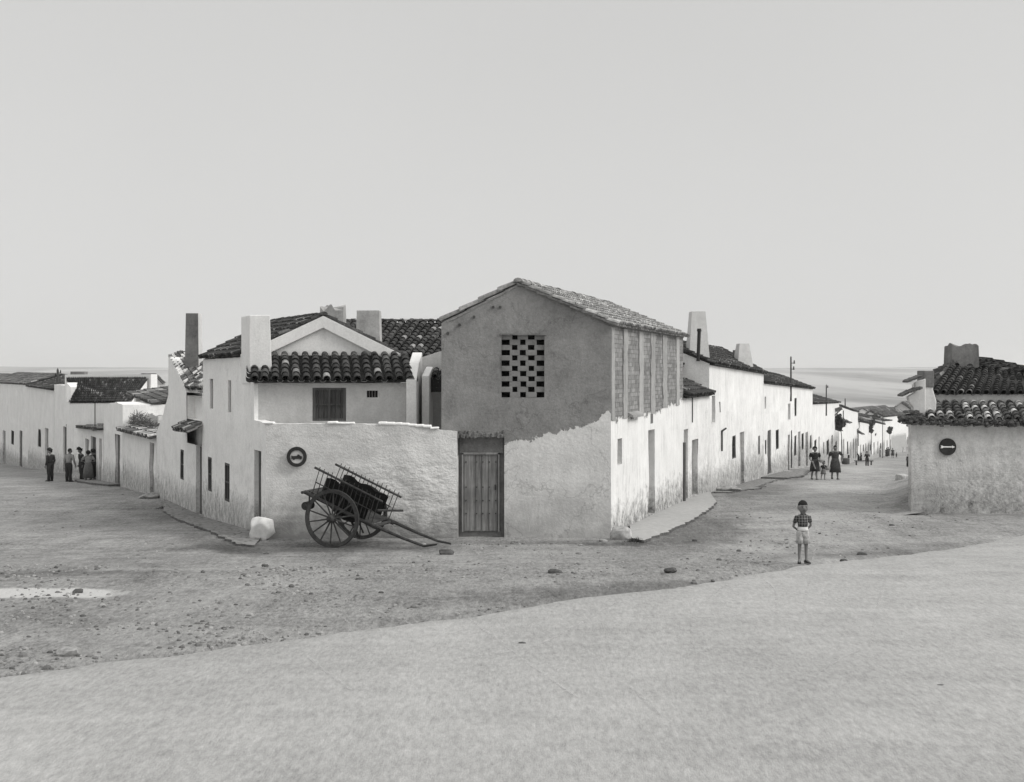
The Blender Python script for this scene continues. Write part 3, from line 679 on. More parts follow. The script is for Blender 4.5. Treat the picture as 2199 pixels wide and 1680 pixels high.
#@@BUILDINGS
# ------------------------------------------------------------------ the corner house with the brick lattice
def V2(x, y): return Vector((x, y))
def corner_house():
    root = thing('corner_house', 'tall grey gable house on the corner with a chequered brick lattice opening', 'house', (.13, 31, gz(.13, 31)))
    A, B = V2(-1.883, 31), V2(2.148, 31); px = 1 / 90.32
    rec = [.399, 1.495, -.3, 2.45]; lat = [1.429, 2.448, 3.402, 4.897]
    mb = MB(); X, L = wall(mb, A, B, -.5, Top([(0, 5.17), (1.817, 6.09), (4.031, 5.10)]), (0, 1), [rec, lat], rev=.20, thick=0, step=.3, amp=.014, seed=2)
    mb.build('front_wall', M['gable'], root)
    C = Vector((RP(1467).x, RP(1467).y)); mb = MB(); ops = [opening(B, C, 1326, 1336, 942, 998), opening(B, C, 1392, 1406, 923, 1113)]
    ops[1][2] = gz(B.x, 36) + .14
    ht = V2(C.x - B.x, C.y - B.y).normalized(); inw = (-ht.y, ht.x)
    wall(mb, B, C, -.6, Top([(0, 5.14), (10.2, 5.12)]), inw, ops, rev=.22, thick=0, step=.4, amp=.02, seed=5)
    mb.build('side_wall', M['flank'], root)
    window(root, B, C, inw, ops[0], .12, False, pane='door_mid', frame='door_mid', mull=0, name='window')
    door(root, B, C, inw, ops[1], 'door_mid', .2)
    # gable shoulder of the far end and the hidden walls
    mb = MB(); D = V2(C.x - 4.03, C.y + .4); rz = 6.2
    mb.poly([(C.x, C.y, -.6), (C.x, C.y, 5.12), (2.93, 41.3, rz - .1), (D.x, D.y, 5.17), (D.x, D.y, -.6)])
    mb.quad((A.x, A.y, -.5), (A.x, A.y, 5.17), (D.x, D.y, 5.17), (D.x, D.y, -.6)); mb.build('back_wall', M['mid'], root)
    # pale vertical mortar piers
    for u0, u1 in ((1311.9, 1318), (1337, 1346.3), (1371, 1380), (1396.5, 1405), (1422, 1431), (1451, 1457.5)):
        s0, s1 = max(.0, ray_on(u0, B, C)[0]), ray_on(u1, B, C)[0]; mb = MB(); n = 34; zt, zb = 5.08, 2.86 if u0 < 1400 else 3.0
        rows = []
        for k in range(n + 1):
            z = zb + (zt - zb) * k / n; w = [noise.noise(Vector((u0, z * 2.6, q))) * .12 + noise.noise(Vector((u0, z * 9, q))) * .03 for q in (0, 5)]
            a, b = s0 + (w[0] if s0 > .05 else 0), s1 + w[1]
            def Q(s, o): return (B.x + ht.x * s - inw[0] * o, B.y + ht.y * s - inw[1] * o, z)
            rows.append([mb.vert(Q(a, -.02)), mb.vert(Q(a, .028)), mb.vert(Q(b, .028)), mb.vert(Q(b, -.02))])
        for a, b in zip(rows, rows[1:]):
            for j in range(3): mb.face((a[j], a[j + 1], b[j + 1], b[j]))
        mb.build('pier', M['pier'], root)
    # small canopy ledge, number plate on the street side
    s0, s1 = ray_on(1347, B, C)[0], ray_on(1370, B, C)[0]
    def Q(s, o, z): return Vector((B.x + ht.x * s - inw[0] * o, B.y + ht.y * s - inw[1] * o, z))
    mb = MB(); mb.prism([Q(s0, 0, 2.90), Q(s0, .16, 2.86), Q(s0, .16, 2.92), Q(s0, 0, 3.0)], Q(s1, 0, 0) - Q(s0, 0, 0)); mb.build('ledge', M['pier'], root)
    s0, s1 = ray_on(1396, B, C)[0], ray_on(1401, B, C)[0]
    mb = MB(); mb.prism([Q(s0, 0, 2.60), Q(s1, 0, 2.60), Q(s1, 0, 2.86), Q(s0, 0, 2.86)], Q(0, .02, 0) - Q(0, 0, 0)); pl = mb.build('number_plate', M['jamb'], root)
    # door set in a dark recess under a crumbling lintel
    mb = MB(); mb.prism([(-1.50, 31.16, -.3), (-.37, 31.16, -.3), (-.37, 31.16, 2.47), (-1.50, 31.16, 2.47)], (0, .06, 0)); mb.build('door_surround', M['jamb'], root)
    mb = MB(); mb.prism([(-1.46, 31.12, 2.07), (-.41, 31.12, 2.07), (-.41, 31.12, 2.47), (-1.46, 31.12, 2.47)], (0, .035, 0)); mb.build('transom_panel', M['adobe'], root)
    x0, x1, z0, z1 = -1.351, -.554, .20, 2.03; mb = MB(); xs = [x0, -1.085, -.925, -.775, x1]
    for i in range(4):
        yo = 31.115 + (0, .008, -.004, .006)[i]
        mb.prism([(xs[i] + .008, yo, z0 + .02), (xs[i + 1] - .008, yo, z0 + .02), (xs[i + 1] - .008, yo, z1), (xs[i] + .008, yo, z1)], (0, .03, 0))
    mb.prism([(x0, 31.148, z0), (x1, 31.148, z0), (x1, 31.148, z1), (x0, 31.148, z1)], (0, .01, 0))
    dr = mb.build('door', M['door'], root)
    mb = MB()
    for a, b in (((x0 - .05, z0), (x0 - .012, z1 + .05)), ((x1 + .012, z0), (x1 + .05, z1 + .05)), ((x0 - .05, z1 + .012), (x1 + .05, z1 + .06))):
        mb.prism([(a[0], 31.085, a[1]), (b[0], 31.085, a[1]), (b[0], 31.085, b[1]), (a[0], 31.085, b[1])], (0, .07, 0))
    mb.build('door_frame', M['door_mid'], dr)
    for zz in (.62, .93, 1.25, 1.85):
        for q in (x0 + .05, -1.05, -.90, -.745, x1 - .04): mb = MB(); mb.box((q, 31.10, zz), .026, .02, .026); mb.build('stud', M['iron'], dr)
    mb = MB(); mb.box((-.60, 31.095, 1.20), .035, .03, .12); mb.build('handle', M['iron'], dr)
    mb = MB(); rg = random.Random(4); n = 26
    for i in range(n):
        x = -1.56 + i * 1.18 / n; w = 1.18 / n * 1.25
        mb.box((x + w / 2, 30.97 + rg.uniform(-.04, .03), 2.46 + rg.uniform(-.03, .02)), w, .16, .10 + rg.uniform(-.02, .07))
    lt = mb.build('lintel', M['lintel'], root); bevel(lt, .015)
    # chequered brick lattice
    ZX, ZY = 403.7, 403.7; mb = MB(); rg = random.Random(9); zx = lambda x: -.454 + (x - 733) / 404.3; zz = lambda y: 4.897 - (y - 705) / 398.0
    ycut = [705, 751, 802, 850, 901, 949, 1001, 1049, 1100, 1147, 1199, 1249, 1300]
    for r in range(12):
        holes = [(835, 889), (989, 1050)] if r % 2 == 0 else [(735, 812), (910, 969), (1070, 1144)]
        xs = [731]
        for a, b in holes: xs += [a + rg.uniform(-4, 4), b + rg.uniform(-4, 4)]
        xs.append(1148)
        for i in range(0, len(xs), 2):
            a, b = zx(xs[i]) - .004, zx(xs[i + 1]) + .004
            if b - a < .03: continue
            j = rg.uniform(-.01, .01); mb.box(((a + b) / 2, 31.13 + j, zz(ycut[r + 1]) - .001), b - a, .14, zz(ycut[r]) - zz(ycut[r + 1]) + .002)
    lo = mb.build('brick_lattice', M['lattice'], root); bevel(lo, .008)
    mb = MB(); mb.prism([(-.52, 31.5, 3.3), (.63, 31.5, 3.3), (.63, 31.5, 5.0), (-.52, 31.5, 5.0)], (0, .03, 0)); mb.build('lattice_shade_panel', M['dark'], root)  # black panel: the shade behind the bricks is painted in its colour
    mb = MB(); mb.box((.055, 31.0, 4.885), 1.10, .09, .035); mb.build('lattice_lintel', M['lintel'], root)
    for u, v in ((1059, 657), (1074, 657), (1018, 678), (987, 695), (962, 713)):
        p = P(u, v + 3, 31); mb = MB(); mb.bar((p.x, 30.95, p.z), (p.x, 31.2, p.z), .035, 8); mb.build('beam_end', M['pole'], root)
    rf = MB(); ov = Vector((.958, -.287, -.12)) * .17
    e0 = Vector((2.15, 30.95, 5.15)) + ov; e1 = Vector((C.x + .03, C.y + .1, 5.13)) + ov
    r0, r1 = Vector((-.066, 30.96, 6.13)), Vector((2.93, 41.45, 6.12))
    tiles(rf, e0, e1, r1, r0, pitch=.20, expo=.30, seg=5, near=True, deck=.035, seed=3)
    tiles(rf, Vector((D.x, D.y, 5.21)), Vector((-1.90, 30.96, 5.19)), r0, r1, pitch=.30, expo=.5, seg=4, near=False, deck=.03, seed=4)
    ridge_tiles(rf, r0 + Vector((0, 0, .02)), r1 + Vector((0, 0, .02)), .12, 5, .42)
    rf.build('roof', M['tile_pale'], root)
corner_house()

# ------------------------------------------------------------------ courtyard wall with its gate, facing the square
def courtyard():
    root = thing('courtyard_wall', 'uneven whitewashed rubble wall behind the cart, carrying the round truck sign', 'wall', (-6.05, 30.78, gz(-6, 31)))
    A, B = V2(-6.02, 30.8), V2(-1.50, 30.8)
    prof = Top([(0, 2.80), (.6, 2.79), (1.6, 2.80), (2.6, 2.78), (3.2, 2.77), (3.9, 2.70), (4.1, 2.64), (4.52, 2.60)])
    mb = MB(); wall(mb, A, B, -.5, prof, (0, 1), (), thick=.19, step=.16, amp=.035, seed=8); w = mb.build('wall', M['yard_wall'], root, smooth=False)
    A2 = V2(-6.02, 30.8); Bq = LP(546); B2 = V2(Bq.x, Bq.y); g = opening(A2, B2, 561, 543.5, 967, 1155); g[2] = -.1
    d = (B2 - A2); t = d.normalized(); inw = (t.y, -t.x)
    mb = MB(); wall(mb, A2, B2, -.5, Top([(0, 2.80), (1.5, 2.83)]), inw, [g], rev=.24, thick=.25, step=.3, amp=.012, seed=11); mb.build('return_wall', M['white'], root)
    # door leaf standing on the near jamb side, dark
    door(root, A2, B2, inw, g, 'door_dark', .12, 'gate', 3)
    # paler cap pieces along parts of the top
    rg = random.Random(3)
    for x0, x1 in ((-6.1, -5.85), (-4.55, -3.95), (-3.35, -1.95)):
        mb = MB(); n = max(2, int((x1 - x0) / .16))
        for i in range(n):
            x = x0 + (x1 - x0) * (i + .5) / n; mb.box((x, 30.9, prof(x + 6.02) - .015), (x1 - x0) / n * 1.15, .26, .05 + rg.uniform(-.015, .02), Matrix.Rotation(rg.uniform(-.05, .05), 3, 'Y'))
        o = mb.build('wall_cap', M['cap'], root); bevel(o, .018)
courtyard()

# ------------------------------------------------------------------ white house with gable front, lean-to and white chimney (left street corner)
def white_house():
    A = LP(546); B = LP(436); A2, B2 = V2(A.x, A.y), V2(B.x, B.y); d = B2 - A2; L = d.length; t = d.normalized(); inw = (t.y, -t.x)
    root = thing('gabled_house', 'low white house with a banded gable and tiled lean-to roof above the courtyard wall', 'house', (A.x, A.y, gz(A.x, A.y)))
    s36 = (33.6 - A.y) / t.y
    ops = [opening(A2, B2, *q) for q in ((496, 489.6, 817, 886), (457.5, 450.6, 814, 878), (493, 482.7, 995, 1077), (454.3, 446.8, 982, 1055))]
    M1 = A2 + t * s36; mb = MB(); wall(mb, A2, M1, -.8, Top([(0, 3.72), (s36, 4.38)]), inw, (), rev=.16, thick=.2, step=.4, amp=.012, seed=1)
    wall(mb, M1, B2, -.8, Top([(0, 4.39), (L - s36, 4.38)]), inw, [[o[0] - s36, o[1] - s36, o[2], o[3]] for o in ops], rev=.16, thick=.2, step=.4, amp=.012, seed=1)
    mb.build('wall', M['white'], root)
    for i, o in enumerate(ops):
        if i < 2:
            p = MB()
            def X(s, z, o_): return Vector((A.x + t.x * s + inw[0] * o_, A.y + t.y * s + inw[1] * o_, z))
            p.prism([X(o[0], o[2], .05), X(o[1], o[2], .05), X(o[1], o[3], .05), X(o[0], o[3], .05)], Vector((inw[0], inw[1], 0)) * .03); w = p.build('window', M['door_mid'], root)
        else: window(root, A2, B2, inw, o, .0, True, frame='door_dark', mull=1)
    # lean-to front
    mb = MB(); la, lb = V2(A.x + .02, 32.2), V2(-2.83, 32.2)
    wo = [-5.14 - la.x, -4.31 - la.x, 2.80, 3.62]; vo = [-3.80 - la.x, -3.53 - la.x, 3.38, 3.55]
    wall(mb, la, lb, -.3, Top([(0, 3.74), (4, 3.74)]), (0, 1), [wo, vo], rev=.10, thick=.15, step=.5, amp=.01, seed=4); mb.build('lean_to_wall', M['leanwall'], root)
    # boarded four-part shutter window
    x0, x1, z0, z1 = -5.14, -4.31, 2.80, 3.62; sh = MB(); 
    for i in range(6):
        a = x0 + (x1 - x0) * i / 6; sh.prism([(a + .006, 32.26 + (i % 2) * .006, z0), (a + .138 - .006, 32.26 + (i % 2) * .006, z0), (a + .132, 32.26 + (i % 2) * .006, z1), (a + .006, 32.26 + (i % 2) * .006, z1)], (0, .03, 0))
    shu = sh.build('shutter_window', M['shutter'], root); f = MB()
    for a, b, c, e in ((x0, z0, x0 + .07, z1), (x1 - .07, z0, x1, z1), (x0 + .07, z0, x1 - .07, z0 + .06), (x0 + .07, z1 - .06, x1 - .07, z1), (-4.75, z0 + .06, -4.70, z1 - .06), (x0 + .07, 3.19, -4.75, 3.225), (-4.70, 3.19, x1 - .07, 3.225)):
        f.prism([(a, 32.21, b), (c, 32.21, b), (c, 32.21, e), (a, 32.21, e)], (0, .045, 0))
    f.build('frame', M['door_dark'], shu); f = MB(); f.box((-4.72, 32.15, 2.735), .95, .16, .055); f.build('sill', M['leanwall'], shu)
    v = MB(); v.prism([(-3.80, 32.29, 3.38), (-3.53, 32.29, 3.38), (-3.53, 32.29, 3.55), (-3.80, 32.29, 3.55)], (0, .02, 0)); v = v.build('vent', M['dark'], root)  # black backing, the shade inside the vent is in its colour
    g = MB()
    for q in (-3.74, -3.67, -3.60): g.bar((q, 32.24, 3.38), (q, 32.24, 3.55), .012)
    g.build('grille', M['jamb'], v)
    rf = MB(); tiles(rf, (A.x - .07, 31.93, 3.80), (-2.57, 31.93, 3.80), (-2.87, 33.56, 4.47), (-6.96, 33.56, 4.46), pitch=.262, expo=.285, seg=7, near=True, deck=.03, seed=21, ragged=1)
    rf.build('lean_to_roof', M['tile_dark'], root)
    # gable front
    ap = Vector((-5.076, 33.6, 5.40)); lx, rx = -7.2, -3.10
    mb = MB(); wall(mb, V2(lx, 33.6), V2(rx, 33.6), 3.0, Top([(0, 4.36), (ap.x - lx, 5.36), (rx - lx, 4.36)]), (0, 1), (), thick=.2, step=.5, amp=.006, seed=6); mb.build('gable_wall', M['white_clean'], root)
    mb = MB(); o = Vector((0, .16, 0)); b = .27
    mb.prism([(lx, 33.5, 4.42 - b), (ap.x, 33.5, ap.z - b + .02), (ap.x, 33.5, ap.z + .05), (lx, 33.5, 4.46)], o)
    mb.prism([(ap.x + .001, 33.502, ap.z - b + .02), (rx + .12, 33.502, 4.36 - b), (rx + .12, 33.502, 4.42), (ap.x + .001, 33.502, ap.z + .05)], o)
    bd = mb.build('gable_band', M['white_clean'], root)
    # main roof
    rf = MB(); R1 = Vector((-7.47, 39.1, 5.50)); A3 = V2(A.x + t.x * (s36 + .03), A.y + t.y * (s36 + .03))
    ov = .12; e0 = Vector((A3.x - inw[0] * ov, A3.y - inw[1] * ov, 4.44)); e1 = Vector((B.x - inw[0] * ov, B.y - inw[1] * ov, 4.42))
    tiles(rf, e0, e1, R1, Vector((ap.x, 33.66, 5.46)), pitch=.19, expo=.32, seg=5, near=True, seed=31, deck=.02)
    tiles(rf, (-5.3, 38.9, 4.44), (-3.12, 33.66, 4.44), (ap.x, 33.66, 5.46), R1, pitch=.25, expo=.4, seg=4, near=False, seed=32)
    ridge_tiles(rf, (ap.x, 33.68, 5.48), R1 + Vector((0, 0, .02)), .11, 6)
    roof = rf.build('roof', M['tile_dark'], root)
    mb = MB(); mb.poly([(B.x, B.y, -.8), (B.x, B.y, 4.38), (R1.x, R1.y, 5.42), (-5.3, 38.9, 4.38), (-5.3, 38.9, -.8)]); mb.quad((-5.3, 38.9, -.8), (-5.3, 38.9, 4.38), (-3.1, 33.6, 4.38), (-3.1, 33.6, -.8)); mb.build('back_wall', M['white'], root)
    # chimneys
    mb = MB(); zt = 5.43
    def cx(s, o): return (A.x + t.x * s - .015 + inw[0] * o, A.y + t.y * s + inw[1] * o)
    a, b_, c, e = V2(-6.775, 32.6), V2(-6.235, 32.6), V2(-6.60, 33.48), V2(-7.175, 33.48)
    a = V2(-6.775, 32.57); rows = []
    for z, k in ((3.72, 1.03), (4.6, 1.01), (5.2, .985), (zt, .97)):
        rows.append([mb.vert((q[0] * 1, q[1], z)) for q in ((-6.78, 32.57), (-6.20 - (z - 3.7) * .035, 32.57), (-6.50 - (z - 3.7) * .035, 33.50), (-7.18, 33.50))])
    for p, q in zip(rows, rows[1:]):
        for i in range(4): mb.face((p[i], p[(i + 1) % 4], q[(i + 1) % 4], q[i]))
    mb.face(rows[-1]); ch = mb.build('chimney', M['white_clean'], root); bevel(ch, .02)
    chimney(roof, None, 687.5, 737, 655, 712, 38.2, .6, .97, 'chim_mid', ragged=.28)
    chimney(roof, None, 766, 814, 667, 757, 35.6, .55, .90, 'chim_mid')
    # stepped walls closing the yard at the right end of the lean-to
    for (xa, xb, ya, yb, z0, z1) in ((-2.80, -2.545, 31.88, 33.75, 3.82, 4.52), (-2.46, -2.28, 32.45, 34.0, 3.92, 4.15)):
        mb = MB(); mb.prism([(xa, ya, 0), (xa, yb, 0), (xa, yb, z1), (xa, ya + .9, z0 + (z1 - z0) * .62), (xa, ya, z0)], (xb - xa, 0, 0)); o = mb.build('fin_wall', M['white_clean'], root); bevel(o, .02)
    mb = MB(); mb.prism([(-2.56, 34.1, 0), (-1.95, 34.1, 0), (-1.93, 34.1, 4.60), (-2.2, 34.1, 4.52), (-2.70, 34.1, 4.36)], (0, .2, 0)); mb.build('yard_back_wall', M['pale'], root)
    mb = MB(); tiles(mb, (-2.27, 33.0, 3.86), (-1.90, 33.0, 3.84), (-1.90, 33.9, 4.06), (-2.27, 33.9, 4.08), pitch=.2, expo=.3, seed=5, deck=.02); mb.prism([(-2.27, 33.05, 3.5), (-1.90, 33.05, 3.5), (-1.90, 33.05, 3.8), (-2.27, 33.05, 3.8)], (0, .8, 0), .05)
    mb.build('porch_roof', M['tile_black'], root)
white_house()

def box_shell(root, pts, zb, zt, mat, name='wall'):
    mb = MB(); lo = [mb.vert((p[0], p[1], zb)) for p in pts]; hi = [mb.vert((p[0], p[1], z)) for p, z in zip(pts, zt)]
    n = len(pts)
    for i in range(n): mb.face((lo[i], lo[(i + 1) % n], hi[(i + 1) % n], hi[i]))
    mb.face(hi); return mb.build(name, M[mat], root)
def rear_house():
    e0, e1 = P(668, 776, 36.5), P(955, 768, 36.5); r0, r1 = P(728, 690, 40.3), P(1018, 690, 40.3); back = 44
    root = thing('rear_house', 'house behind the courtyard with a long dark tiled roof touching the grey gable', 'house', (e0.x, 36.6, gz(e0.x, 36.6)))
    box_shell(root, [(e0.x, 36.7), (e1.x, 36.7), (r1.x, 44), (r0.x, 44)], -.5, [e0.z - .1, e1.z - .1, 4.2, 4.2], 'pale')
    rf = MB(); tiles(rf, e0, e1, r1, r0, pitch=.225, expo=.31, seg=5, near=True, seed=41)
    tiles(rf, (r1.x, back, 4.3), (r0.x, back, 4.3), r0, r1, pitch=.3, expo=.6, seg=3, near=False, seed=42); ridge_tiles(rf, r0, r1, .1, 3)
    rf.build('roof', M['tile_dark'], root)
rear_house()

# ------------------------------------------------------------------ second house of the left street: stepped shoulder, pale tiles, dark chimney
def shoulder_house():
    A, B = LP(435.5), LP(336); A2, B2 = V2(A.x, A.y), V2(B.x, B.y); d = B2 - A2; L = d.length; t = d / L; inw = (t.y, -t.x)
    root = thing('shoulder_house', 'white house with a stepped shoulder wall and patchy pale tiles beyond the gabled house', 'house', (A.x, A.y, gz(A.x, A.y)))
    pr = []
    for u, v in ((435.5, 845), (401, 843), (399.5, 836), (385, 808), (372, 783), (362.5, 767), (361.2, 770), (361, 848), (357.5, 864), (351.5, 886), (344, 908), (336, 929)):
        s, y = ray_on(u, A2, B2); pr.append((s, zof(v, y)))
    pr[0] = (0, pr[0][1]); pr[-1] = (L, pr[-1][1])
    ops = [opening(A2, B2, 434, 402, 851, 902), opening(A2, B2, 394.5, 388, 966, 1030), opening(A2, B2, 433.5, 421, 958, 1109)]
    ops[0][1] = max(ops[0][1], ops[0][0] + 1); ops[2][0] = max(.05, ops[2][0]); p = A2 + t * ops[2][0]; ops[2][2] = gz(p.x, p.y) + .02
    mb = MB(); wall(mb, A2, B2, -1.2, Top(pr), inw, ops, rev=.28, thick=.35, step=.5, amp=.02, seed=13); mb.build('wall', M['white'], root)
    def X(s, z, o): return Vector((A.x + t.x * s + inw[0] * o, A.y + t.y * s + inw[1] * o, z))
    mb = MB(); o = ops[0]; mb.prism([X(o[0], o[2], .24), X(o[1], o[2], .24), X(o[1], o[3], .24), X(o[0], o[3], .24)], Vector((inw[0], inw[1], 0)) * .05); mb.build('recess_panel', M['white_clean'], root)
    window(root, A2, B2, inw, ops[1], .0, False, frame='door_dark', mull=0); door(root, A2, B2, inw, ops[2], 'door_dark', .13)
    rf = MB(); a = P(400, 836, 41.5); b = P(362.5, 768, 44.9); c = P(392, 757, 46.6); e = P(452, 786, 43.4)
    tiles(rf, a, b, c, e, pitch=.30, expo=.36, seg=6, near=True, seed=51, deck=.03)
    f = X(-.0, zof(836, 38.6), .10); g = P(500, 776, 40.6)
    tiles(rf, f, a, e, g, pitch=.30, expo=.36, seg=6, near=True, seed=52, deck=.03)
    roof = rf.build('roof', M['tile_mix'], root)
    chimney(roof, None, 399, 425.5, 673, 800, 43.4, .5, .88, 'chim_dark', lit_side_mat='pale')  # dark front, pale right face: the lit side is in the materials
    cn = MB(); s0 = ops[0][0] - .1; s1 = ops[0][1] + .3
    tiles(cn, X(s0, zof(925, 39), -.45), X(s1, zof(925, 40.6), -.40), X(s1, zof(909, 40.6), .0), X(s0, zof(908, 39), .0), pitch=.24, expo=.25, seg=5, seed=53, deck=.02)
    cn.build('tile_canopy', M['tile_mix'], root)
    box_shell(root, [(X(0, 0, .3).x, X(0, 0, .3).y), (X(0, 0, 4).x, X(0, 0, 4).y), (X(L, 0, 4).x, X(L, 0, 4).y), (X(L, 0, .3).x, X(L, 0, .3).y)], -1.2, [2.6, 3.2, 1.3, 1.3], 'pale', 'rear_wing')
shoulder_house()

# ------------------------------------------------------------------ farther left street
def low_front(name, label, Ua, Ub, V, ops, mat='white', thick=.5, eave=None, seed=0, cat='wall', tilem='tile_far', extra=None):
    A, B = LP(Ua), LP(Ub); A2, B2 = V2(A.x, A.y), V2(B.x, B.y); d = B2 - A2; L = d.length; t = d / L; inw = (t.y, -t.x); A2 = A2 + t * .01; L -= .02; B2 = A2 + t * L
    root = thing(name, label, cat, (A.x, A.y, gz(A.x, A.y)))
    pr = [(0, zof(V[0], A.y))] + [(ray_on(u, A2, B2)[0], zof(v, ray_on(u, A2, B2)[1])) for u, v in V[2:]] + [(L, zof(V[1], B.y))]
    O = [(k, opening(A2, B2, *q)) for k, *q in ops]
    for k, o in O:
        if k.startswith('door'): p = A2 + t * o[0]; o[2] = gz(p.x, p.y) + .0
    top = Top(pr)
    for k, o in O: o[3] = min(o[3], min(z for s, z in pr) - .06)
    mb = MB(); wall(mb, A2, B2, -3.2, top, inw, [o for k, o in O], rev=.25, thick=thick, step=.5, amp=.03, seed=seed); mb.build('wall', M[mat], root)
    for k, o in O:
        if k.startswith('door'): door(root, A2, B2, inw, o, 'door_dark' if k == 'door_dark' else ('door_mid' if k == 'door_pale' else 'door'), .10, planks=3)
        else: window(root, A2, B2, inw, o, .08, False)
    def X(s, z, o): return Vector((A2.x + t.x * s + inw[0] * o, A2.y + t.y * s + inw[1] * o, z))
    if eave:
        rf = MB(); run, rise = eave
        tiles(rf, X(0, top(0) - .02, -.28), X(L, top(L) - .02, -.28), X(L, top(L) + rise, run), X(0, top(0) + rise, run), pitch=.24, expo=.36, seg=5, near=True, seed=seed + 60, deck=.02)
        rf.build('eave_tiles', M[tilem], root)
    return root, X, L, top
low_front('yard_front', 'low dirty white street wall with a broken tile eave and a tall grey door', 335.6, 264, (939, 922), [('door', 331.5, 322, 951, 1066)], eave=(.7, .22), seed=61, tilem='tile_mix')
low_front('yard_front', 'taller white wall with a dark door between two low tile eaves', 263.6, 222.5, (870, 880, (250, 864), (236, 866)), [('door_dark', 257.5, 248.6, 933, 1040)], eave=None, seed=62, thick=3.2)
low_front('dwelling_front', 'low white dwelling front behind the group of four people', 222, 153, (921, 915, (200, 926), (190, 918)), [('door_dark', 206.5, 195, 938, 1036), ('door_pale', 218.5, 213, 940, 1034), ('door_pale', 191, 183, 943, 1030)], eave=(1.3, .16), seed=63, thick=.6)
low_front('dwelling_front', 'tall white house wall with a dark doorway behind the man in shirtsleeves', 152.6, 116.5, (832, 826, (140, 828)), [('door_dark', 145.5, 136, 917, 1014)], eave=None, seed=64, thick=4.5, cat='house')
def left_block():
    # house with the large dark tile roof
    e0, e1, r1, r0 = P(277, 864, 66), P(150, 865, 73), P(143, 812, 76.5), P(316, 812, 69)
    root = thing('tiled_house', 'house with a broad blackened tile roof and white coping behind the low fronts', 'house', (e0.x, e0.y, gz(e0.x, e0.y)))
    t = (e1 - e0); t.z = 0; t.normalize(); inw = Vector((t.y, -t.x, 0))
    box_shell(root, [(e0.x, e0.y), (e1.x, e1.y), (r1.x, r1.y), (r0.x, r0.y)], -3, [e0.z - .12, e1.z - .12, r1.z - .12, r0.z - .12], 'white')
    rf = MB(); tiles(rf, e0, e1, r1, r0, pitch=.27, expo=.34, seg=5, near=True, seed=71, ragged=1); rf.build('roof', M['tile_black'], root)
    mb = MB(); q = inw * .35; mb.prism([r0 + Vector((.2, 0, -1.2)), r1 + Vector((-.1, 0, -1.2)), r1 + Vector((-.1, 0, .20)), r0 + Vector((.2, 0, .20))], q); mb.build('ridge_coping', M['cap'], root)
    mb = MB(); a, b = P(143, 812, 74.0), P(152, 838, 72.5); mb.prism([P(143, 822, 73), P(152, 832, 73), P(152, 865, 73), P(143, 865, 73)], (.4, 4, 0)); mb.build('side_wall', M['white'], root)
    c = MB(); p = P(170, 806, 79); c.box((p.x, p.y, p.z - 1.2), .85, .6, 1.2 + .22); c.build('chimney', M['chim_dark'], root)
    c = MB(); p = P(204, 864, 65.7); c.bar((p.x, 65.7, zof(918, 65.7)), (p.x, 65.7, zof(862, 65.7)), .025); c.build('drain_pipe', M['iron'], root)
    # barn with a black opening
    A, B = V2(P(338, 870, 57).x, 57), V2(P(288, 860, 62).x, 62); d = B - A; L = d.length; t = d / L; inw = (t.y, -t.x)
    root = thing('barn', 'small barn with a black loft opening beside a plain white wall above the brush-covered eave', 'barn', (A.x, A.y, gz(A.x, A.y)))
    mb = MB(); o = opening(A, B, 314, 292, 857, 877); wall(mb, A, B, -2, Top([(0, zof(868, 57)), (L, zof(847, 62))]), inw, [o], rev=.5, thick=2, step=.7, amp=.02, seed=72); mb.build('wall', M['white'], root)
    def X(s, z, q): return Vector((A.x + t.x * s + inw[0] * q, A.y + t.y * s + inw[1] * q, z))
    mb = MB(); mb.prism([X(o[0], o[2], .45), X(o[1], o[2], .45), X(o[1], o[3], .45), X(o[0], o[3], .45)], Vector((inw[0], inw[1], 0)) * .05); mb.build('loft_shade_panel', M['dark'], root)  # black panel painted as the shade inside the loft
    mb = MB(); tiles(mb, X(-.2, zof(867, 57) , -.3), X(L + .2, zof(846, 62), -.3), X(L + .2, zof(828, 64), 2.4), X(-.2, zof(846, 59), 2.4), pitch=.26, expo=.4, seg=4, seed=73); mb.build('roof', M['tile_far'], root)
    # brush heaped on the eave
    mb = MB(); rg = random.Random(12)
    for i in range(1500):
        u = rg.uniform(272, 338); k = (u - 272) / 66; v = 914 + k * 12 - rg.random() ** 1.6 * (30 - abs(k - .38) * 46 if k < .75 else 10) - 1
        p = P(u, v, 56.5 - k * 7.2 + rg.uniform(.4, 1.6)); dr = Vector((rg.uniform(-1, 1), rg.uniform(-1, 1), rg.uniform(-.2, .9))).normalized() * rg.uniform(.10, .32)
        w = Vector((rg.uniform(-1, 1), rg.uniform(-1, 1), rg.uniform(-1, 1))) * .018; mb.face([mb.vert(p), mb.vert(p + w), mb.vert(p + dr + w), mb.vert(p + dr)])
    o = mb.build('brush_heap', M['thatch']); tag(o, 'dark heap of dry brush lying on the broken eave of the low street wall', 'brush heap')
    # rubble wall behind the brush
    a, b = P(340, 900, 55), P(300, 890, 60)
    root = thing('rubble_wall', 'stained rubble wall between the brush heap and the barn', 'wall', (a.x, a.y, gz(a.x, a.y)))
    mb = MB(); A, B = V2(a.x, a.y), V2(b.x - .8, b.y + .8); L = (B - A).length; t = (B - A) / L
    wall(mb, A, B, -1.5, Top([(0, zof(893, 55)), (L * .5, zof(884, 57.5)), (L, zof(876, 60))]), (t.y, -t.x), (), thick=.3, step=.4, amp=.05, seed=74); mb.build('wall', M['yard'], root)
    # little gable house far behind
    p = P(335, 806, 92); root = thing('gable_cottage', 'small far white cottage with a low gable under the horizon behind the barn', 'house', (p.x, 92, gz(p.x, 92)))
